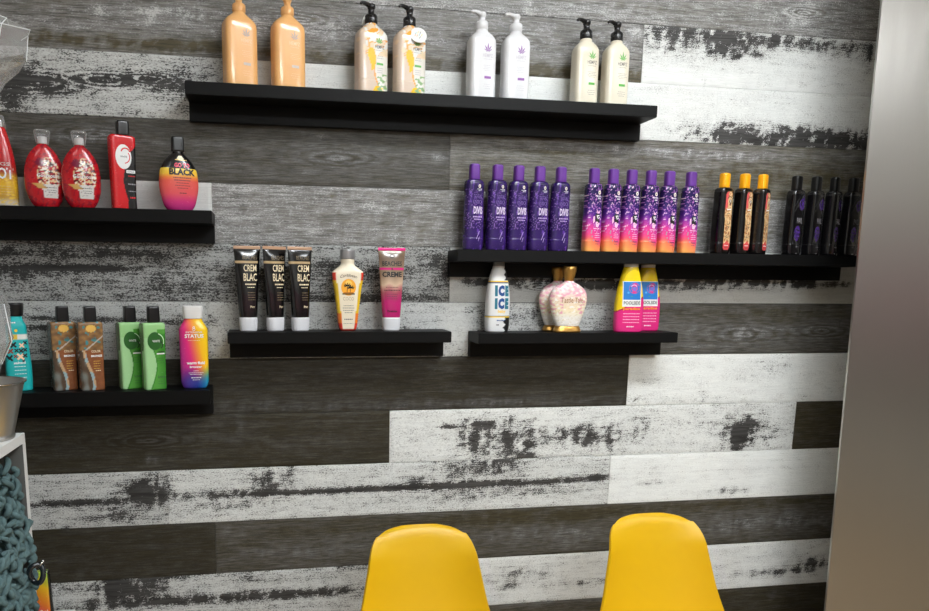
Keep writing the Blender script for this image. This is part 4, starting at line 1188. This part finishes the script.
dup(ch, (cp2.x, -.26-.075, 0), 0, 'yellow moulded shell chair, the right one of the two, nearer the steel panel', 'yellow shell chairs')

# ------------------------------------------------------------------ steel panel at the right
def steel():
    mt = mat('brushed_steel', (184, 181, 176), .33, 1.0); nt = mt.node_tree; b = nt.nodes['Principled BSDF']
    tc = nt.nodes.new('ShaderNodeTexCoord'); mp = nt.nodes.new('ShaderNodeMapping'); mp.inputs['Scale'].default_value = (14, 14, 3)
    n = nt.nodes.new('ShaderNodeTexNoise'); n.inputs['Scale'].default_value = 1.6; n.inputs['Detail'].default_value = 5
    nt.links.new(tc.outputs['Object'], mp.inputs[0]); nt.links.new(mp.outputs[0], n.inputs['Vector'])
    bp = nt.nodes.new('ShaderNodeBump'); bp.inputs['Strength'].default_value = .25; bp.inputs['Distance'].default_value = .004
    nt.links.new(n.outputs[0], bp.inputs['Height']); nt.links.new(bp.outputs[0], b.inputs['Normal'])
    return mt
xp = at(857.5, 300, .262).x
bm = bmesh.new(); box(bm, 0, .72, -.012, -.006, -1.02, 1.60, 0)
for v in bm.verts:
    if v.co.x < .1: v.co.x = .019-.0235*(v.co.z+.86)
t = thing('steel_panel', 'tall brushed stainless steel panel at the right edge, in front of the plank wall', 'panel', (xp, -.25, 1.02))
obj('sheet', bm, steel(), t)
bm = bmesh.new(); box(bm, 0.25, .70, -.0058, .04, -1.02, -.92, .001)
obj('foot', bm, mat('dark_channel', (60, 60, 60), .5, .8), t)

# ------------------------------------------------------------------ left: white cubby, bucket, yarn, cellophane
WL = mat('white_laminate', (222, 222, 220), .45)
ux = at(24.8, 434, .35).x; uz = at(24.8, 432.5, .35).z
TH = .021
t = thing('shelf_unit', 'white open cubby unit at the lower left with teal textile stuffed inside', 'shelf unit', (ux, -.35, 0))
LX, LY = .36, .52
bm = bmesh.new(); box(bm, -LX, 0, -LY, 0, uz-TH, uz, .0008); obj('top_board', bm, WL, t)
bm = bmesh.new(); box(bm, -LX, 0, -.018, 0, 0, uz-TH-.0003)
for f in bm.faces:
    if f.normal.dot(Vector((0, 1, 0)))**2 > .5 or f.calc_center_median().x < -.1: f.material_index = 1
bmesh.ops.recalc_face_normals(bm, faces=bm.faces)
for f in bm.faces: f.material_index = 1 if abs(f.normal.y) > .5 else 0  # broad faces greyed: the cubby's inner shade is put into their colour
obj('end_panel', bm, [WL, mat('shaded_laminate', (92, 92, 90), .6)], t)
bm = bmesh.new(); box(bm, -LX, 0, -LY, -LY+.018, 0, uz-TH-.0003, .0008); obj('end_panel', bm, WL, t)
bm = bmesh.new(); box(bm, -LX, -LX+.008, -LY+.0185, -.0185, 0, uz-TH-.0003); obj('back_panel', bm, WL, t)
zsh = uz-.44
for z_ in (zsh, .08, (zsh+.08)/2):
    bm = bmesh.new(); box(bm, -LX+.0085, -.001, -LY+.0185, -.0185, z_-TH, z_); obj('shelf_board', bm, WL, t)

# teal chunky textile filling the opening
TEAL = mat('teal_chenille', (84, 108, 110), .95, bump=.9, bscale=420)
rd = random.Random(11)
bm = bmesh.new()
ztx = at(22, 466, .40).z
y0, y1 = -.35-LY+.03, -.35-.021
def bulge(y, z):
    k = (z-zsh)/(ztx-zsh)
    return ux - .012 + .030*math.sin(max(0, min(1, 1-k))*2.6)*(.6+.4*math.sin(y*9)) - .008*max(0, k-.85)/.15
g = []
NY, NZ = 20, 20
for i in range(NZ+1):
    row = []
    for j in range(NY+1):
        y = y0+.012+(y1-y0-.024)*j/NY; z = zsh+.004+(ztx-zsh-.02)*i/NZ
        row.append(bm.verts.new((bulge(y, z)-.022, y, z)))
    g.append(row)
for i in range(NZ):
    for j in range(NY): bm.faces.new((g[i][j], g[i][j+1], g[i+1][j+1], g[i+1][j]))
top = []
for i in range(NY+1):
    v = g[NZ][i].co; top.append(bm.verts.new((ux-.30, v.y, v.z)))
for j in range(NY): bm.faces.new((g[NZ][j], g[NZ][j+1], top[j+1], top[j]))
bot = [bm.verts.new((ux-.30, g[0][j].co.y, g[0][j].co.z)) for j in range(NY+1)]
for j in range(NY): bm.faces.new((g[0][j+1], g[0][j], bot[j], bot[j+1]))
for n_ in range(620):
    y = rd.uniform(y0+.015, y1-.004); z = rd.uniform(zsh+.008, ztx-.012)
    x = bulge(y, z)-.012+rd.uniform(-.006, .006)
    if n_ > 520: x = ux-rd.uniform(.03, .2); z = ztx-.018+rd.uniform(-.003, .006)
    pts = []; a = rd.uniform(0, math.tau); L = rd.uniform(.022, .05); rr = rd.uniform(.006, .014)
    c = rd.uniform(-1, 1)
    for k in range(9):
        s_ = k/8
        ang = a + c*3.6*(s_-.5)
        dy = math.cos(ang); dz = math.sin(ang)
        if pts: yy = pts[-1][1]+dy*L/8; zz = pts[-1][2]+dz*L/8
        else: yy, zz = y, z
        yy = min(y1-.006, max(y0, yy)); zz = max(zsh+.007, zz)
        pts.append((x+.010*math.sin(s_*math.pi), yy, zz))
    if (Vector(pts[0])-Vector(pts[-1])).length < .002: continue
    tube(bm, pts, [.003]+[rd.uniform(.0048, .0066)]*7+[.003], 6)
tag(obj('chunky_blanket', bm, TEAL, None, True), 'teal looped chunky knit blanket bulging out of the white cubby unit', 'blanket')

# metal bucket
R0, R1, HB = .0600, .0530, 0
bc = Vector((ux-.0005-R1-.002, -.35-R1-.004, uz+GAP))
rim = at(23.4, 381, -bc.y)
HB = rim.z-bc.z-.0
R0 = max(.05, rim.x-bc.x)
t = thing('metal_bucket', 'small brushed metal bucket standing on the white cubby unit', 'bucket', bc)
STEELB = mat('brushed_bucket', (190, 188, 184), .38, .9)
bm = bmesh.new(); seg = 64
pr = [(0.0, R1*.9), (0, R1), (.006, R1+.0012), (.007, R1-.0008), (.012, R1), (HB-.004, R0-.002), (HB-.002, R0+.0006), (HB, R0), (HB-.002, R0-.002), (.012, R1-.0018), (.004, R1*.9), (.004, .001)]
rr = [[bm.verts.new((r*math.cos(k/seg*math.tau), r*math.sin(k/seg*math.tau), z)) for k in range(seg)] for z, r in pr]
for i in range(len(rr)-1):
    for k in range(seg): bm.faces.new((rr[i][k], rr[i][(k+1) % seg], rr[i+1][(k+1) % seg], rr[i+1][k]))
bm.faces.new(rr[0][::-1]); bm.faces.new(rr[-1])
obj('pail', bm, STEELB, t, True)
bm = bmesh.new(); tube(bm, [((R0+.0012)*math.cos(k/48*math.tau), (R0+.0012)*math.sin(k/48*math.tau), HB-.0012) for k in range(49)], .0018, 8, close=False)
obj('rolled_rim', bm, mat('bright_rim', (210, 208, 204), .2, 1.0), t, True)

# cellophane wrap standing in the bucket
def cello():
    mt = bpy.data.materials.new('clear_cellophane'); mt.use_nodes = True; nt = mt.node_tree; N = nt.nodes; L = nt.links
    N.remove(N['Principled BSDF']); out = N['Material Output']
    tr = N.new('ShaderNodeBsdfTransparent'); tr.inputs[0].default_value = (.94, .95, .95, 1)
    gl = N.new('ShaderNodeBsdfGlossy'); gl.inputs['Roughness'].default_value = .12
    df = N.new('ShaderNodeBsdfDiffuse'); df.inputs[0].default_value = (.8, .82, .82, 1)
    lw = N.new('ShaderNodeLayerWeight'); lw.inputs[0].default_value = .35
    tc = N.new('ShaderNodeTexCoord'); n = N.new('ShaderNodeTexNoise'); n.inputs['Scale'].default_value = 45; n.inputs['Detail'].default_value = 4; L.new(tc.outputs['Object'], n.inputs['Vector'])
    bp = N.new('ShaderNodeBump'); bp.inputs['Strength'].default_value = .6; bp.inputs['Distance'].default_value = .003; L.new(n.outputs[0], bp.inputs['Height'])
    L.new(bp.outputs[0], gl.inputs['Normal'])
    m1 = N.new('ShaderNodeMixShader'); m2 = N.new('ShaderNodeMixShader')
    ad = N.new('ShaderNodeMath'); ad.operation = 'MULTIPLY_ADD'; ad.inputs[1].default_value = .8; ad.inputs[2].default_value = .14; L.new(lw.outputs['Facing'], ad.inputs[0])
    L.new(ad.outputs[0], m1.inputs[0]); L.new(tr.outputs[0], m1.inputs[1]); L.new(gl.outputs[0], m1.inputs[2])
    m2.inputs[0].default_value = .16; L.new(m1.outputs[0], m2.inputs[1]); L.new(df.outputs[0], m2.inputs[2])
    L.new(m2.outputs[0], out.inputs[0]); return mt
cy = bc.y
def rad(px, py):
    p = at(px, py, -cy); return p.x-bc.x, p.z
# (radius, height) of the silhouette on the right side
S = [rad(-14, 431), rad(-2, 381), rad(2, 364), rad(12, 341), rad(4, 304), rad(-3, 285), rad(-16, 240), rad(-22, 180), rad(-16, 120), rad(0, 79), rad(12, 69), rad(26.5, 62), rad(28, 36), rad(9, 25), rad(-6, 31), rad(-26, 22)]
bm = bmesh.new(); seg = 18; rr = []
rd = random.Random(4)
for i, (r, z) in enumerate(S):
    if i == 0: z = bc.z+.0055; r = R1*.75
    if i == 1: r = min(r, R0-.008)
    ring = []
    for k in range(seg):
        th = k/seg*math.tau
        w = r if i < 2 else r*(1+(.10*math.sin(5*th+i*1.3)+rd.uniform(-.08, .08))*(0 if k == 0 else 1))
        w = max(.006, w)
        ring.append(bm.verts.new((bc.x+w*math.cos(th), cy+w*math.sin(th)*(.9 if i < 9 else .45), z+(rd.uniform(-.008, .008) if i > 2 and k else 0))))
    rr.append(ring)
for i in range(len(rr)-1):
    for k in range(seg): bm.faces.new((rr[i][k], rr[i][(k+1) % seg], rr[i+1][(k+1) % seg], rr[i+1][k]))
bm.faces.new(rr[0][::-1])
edges = [[rr[12][k].co.copy() for k in (15, 16, 17, 0, 1)], [rr[13][k].co.copy() for k in (14, 15, 16, 17, 0)], [rr[11][0].co.copy(), rr[12][0].co.copy()], [rr[i][16].co.copy() for i in (10, 11, 12, 13)], [rr[9][17].co.copy(), rr[11][16].co.copy()], [rr[12][16].co.copy(), rr[13][17].co.copy()], [rr[i][0].co.copy() for i in (2, 3, 4)], [rr[i][15].co.copy() for i in (2, 3, 4)]]
nf = len(bm.faces)
for e in edges: tube(bm, e, .0009, 5)  # pale tubes along the folds stand in for bright edge highlights
bm.faces.ensure_lookup_table()
for f in bm.faces[nf:]: f.material_index = 1
tag(obj('cellophane_wrap', bm, [cello(), mat('cellophane_fold_highlight', (225, 228, 230), .2)], None, False), 'clear crinkled cellophane wrap rising from the metal bucket at the left edge', 'wrapping')

# small colourful packet behind the unit on a white riser
pk = at(45.5, 590, .20)
rz0 = at(45, 640, .20).z
t = thing('side_table', 'white side table between the cubby unit and the plank wall', 'table', (pk.x-.03, -.17, 0))
bm = bmesh.new(); box(bm, -.16, .05, -.13, .13, rz0-.02, rz0, .001); obj('tabletop', bm, WL, t)
for sx in (-.145, .035):
    for sy in (-.115, .115):
        bm = bmesh.new(); box(bm, sx-.01, sx+.01, sy-.01, sy+.01, 0, rz0-.0203); obj('leg', bm, WL, t)
ht = at(45, 571, .20).z-rz0
B = Body([(0, .019, .012, 4), (.003, .0200, .013, 4), (ht*.5, .0180, .012, 4), (ht-.004, .0150, .009, 4), (ht, .0145, .008, 4)])
def pack_col(x, y, z):
    k = z/ht
    c = ramp([(0, (220, 60, 90)), (.35, (226, 70, 110)), (.55, (236, 130, 50)), (.8, (236, 190, 40)), (1, (150, 190, 70))], k+.3*x/.02*.3)
    if x > .0155-.004*k: c = (24, 22, 22)
    return c
t = thing('lotion_bottle', 'small yellow, orange and pink bottle peeking out beside the cubby unit', 'bottle', (at(44.5, 600, .20).x, -.20, rz0+GAP), R(5))
B.build('body', GLOSS, t, pack_col)
A = Art(B, .0006); A.text('fini', .0, ht*.42, .009, WHITE, .018, .03); A.small(.0, ht*.33, .016, WHITE, .002); A.done('lettering', t)

# dark glossy ring clip on the blanket
rc = at(36.5, 574, .43)
t = thing('hair_clip', 'glossy dark loop clip with a silver pin resting on the edge of the teal blanket', 'clip', rc)
bm = bmesh.new(); tube(bm, [(.0135*math.cos(k/30*math.tau), .004*math.sin(k/30*math.tau*2), .020*math.sin(k/30*math.tau)) for k in range(31)], .0058, 10, close=False)
obj('loop', bm, mat('dark_gloss_resin', (28, 34, 38), .15, coat=.6), t, True)
bm = bmesh.new(); tube(bm, [(.004, .0, .014), (.014, .0, .026)], [.0022, .0018], 8)
tube(bm, [(.0135, 0, .0255), (.0145, 0, .0275), (.0155, 0, .029)], [.002, .0034, .002], 8)
obj('pin', bm, mat('bright_rim'), t, True)
print('objects', len(bpy.data.objects))
for nm, p in (('yarn post', (ux, -.35, uz-.3)),): print(nm, topix(p))
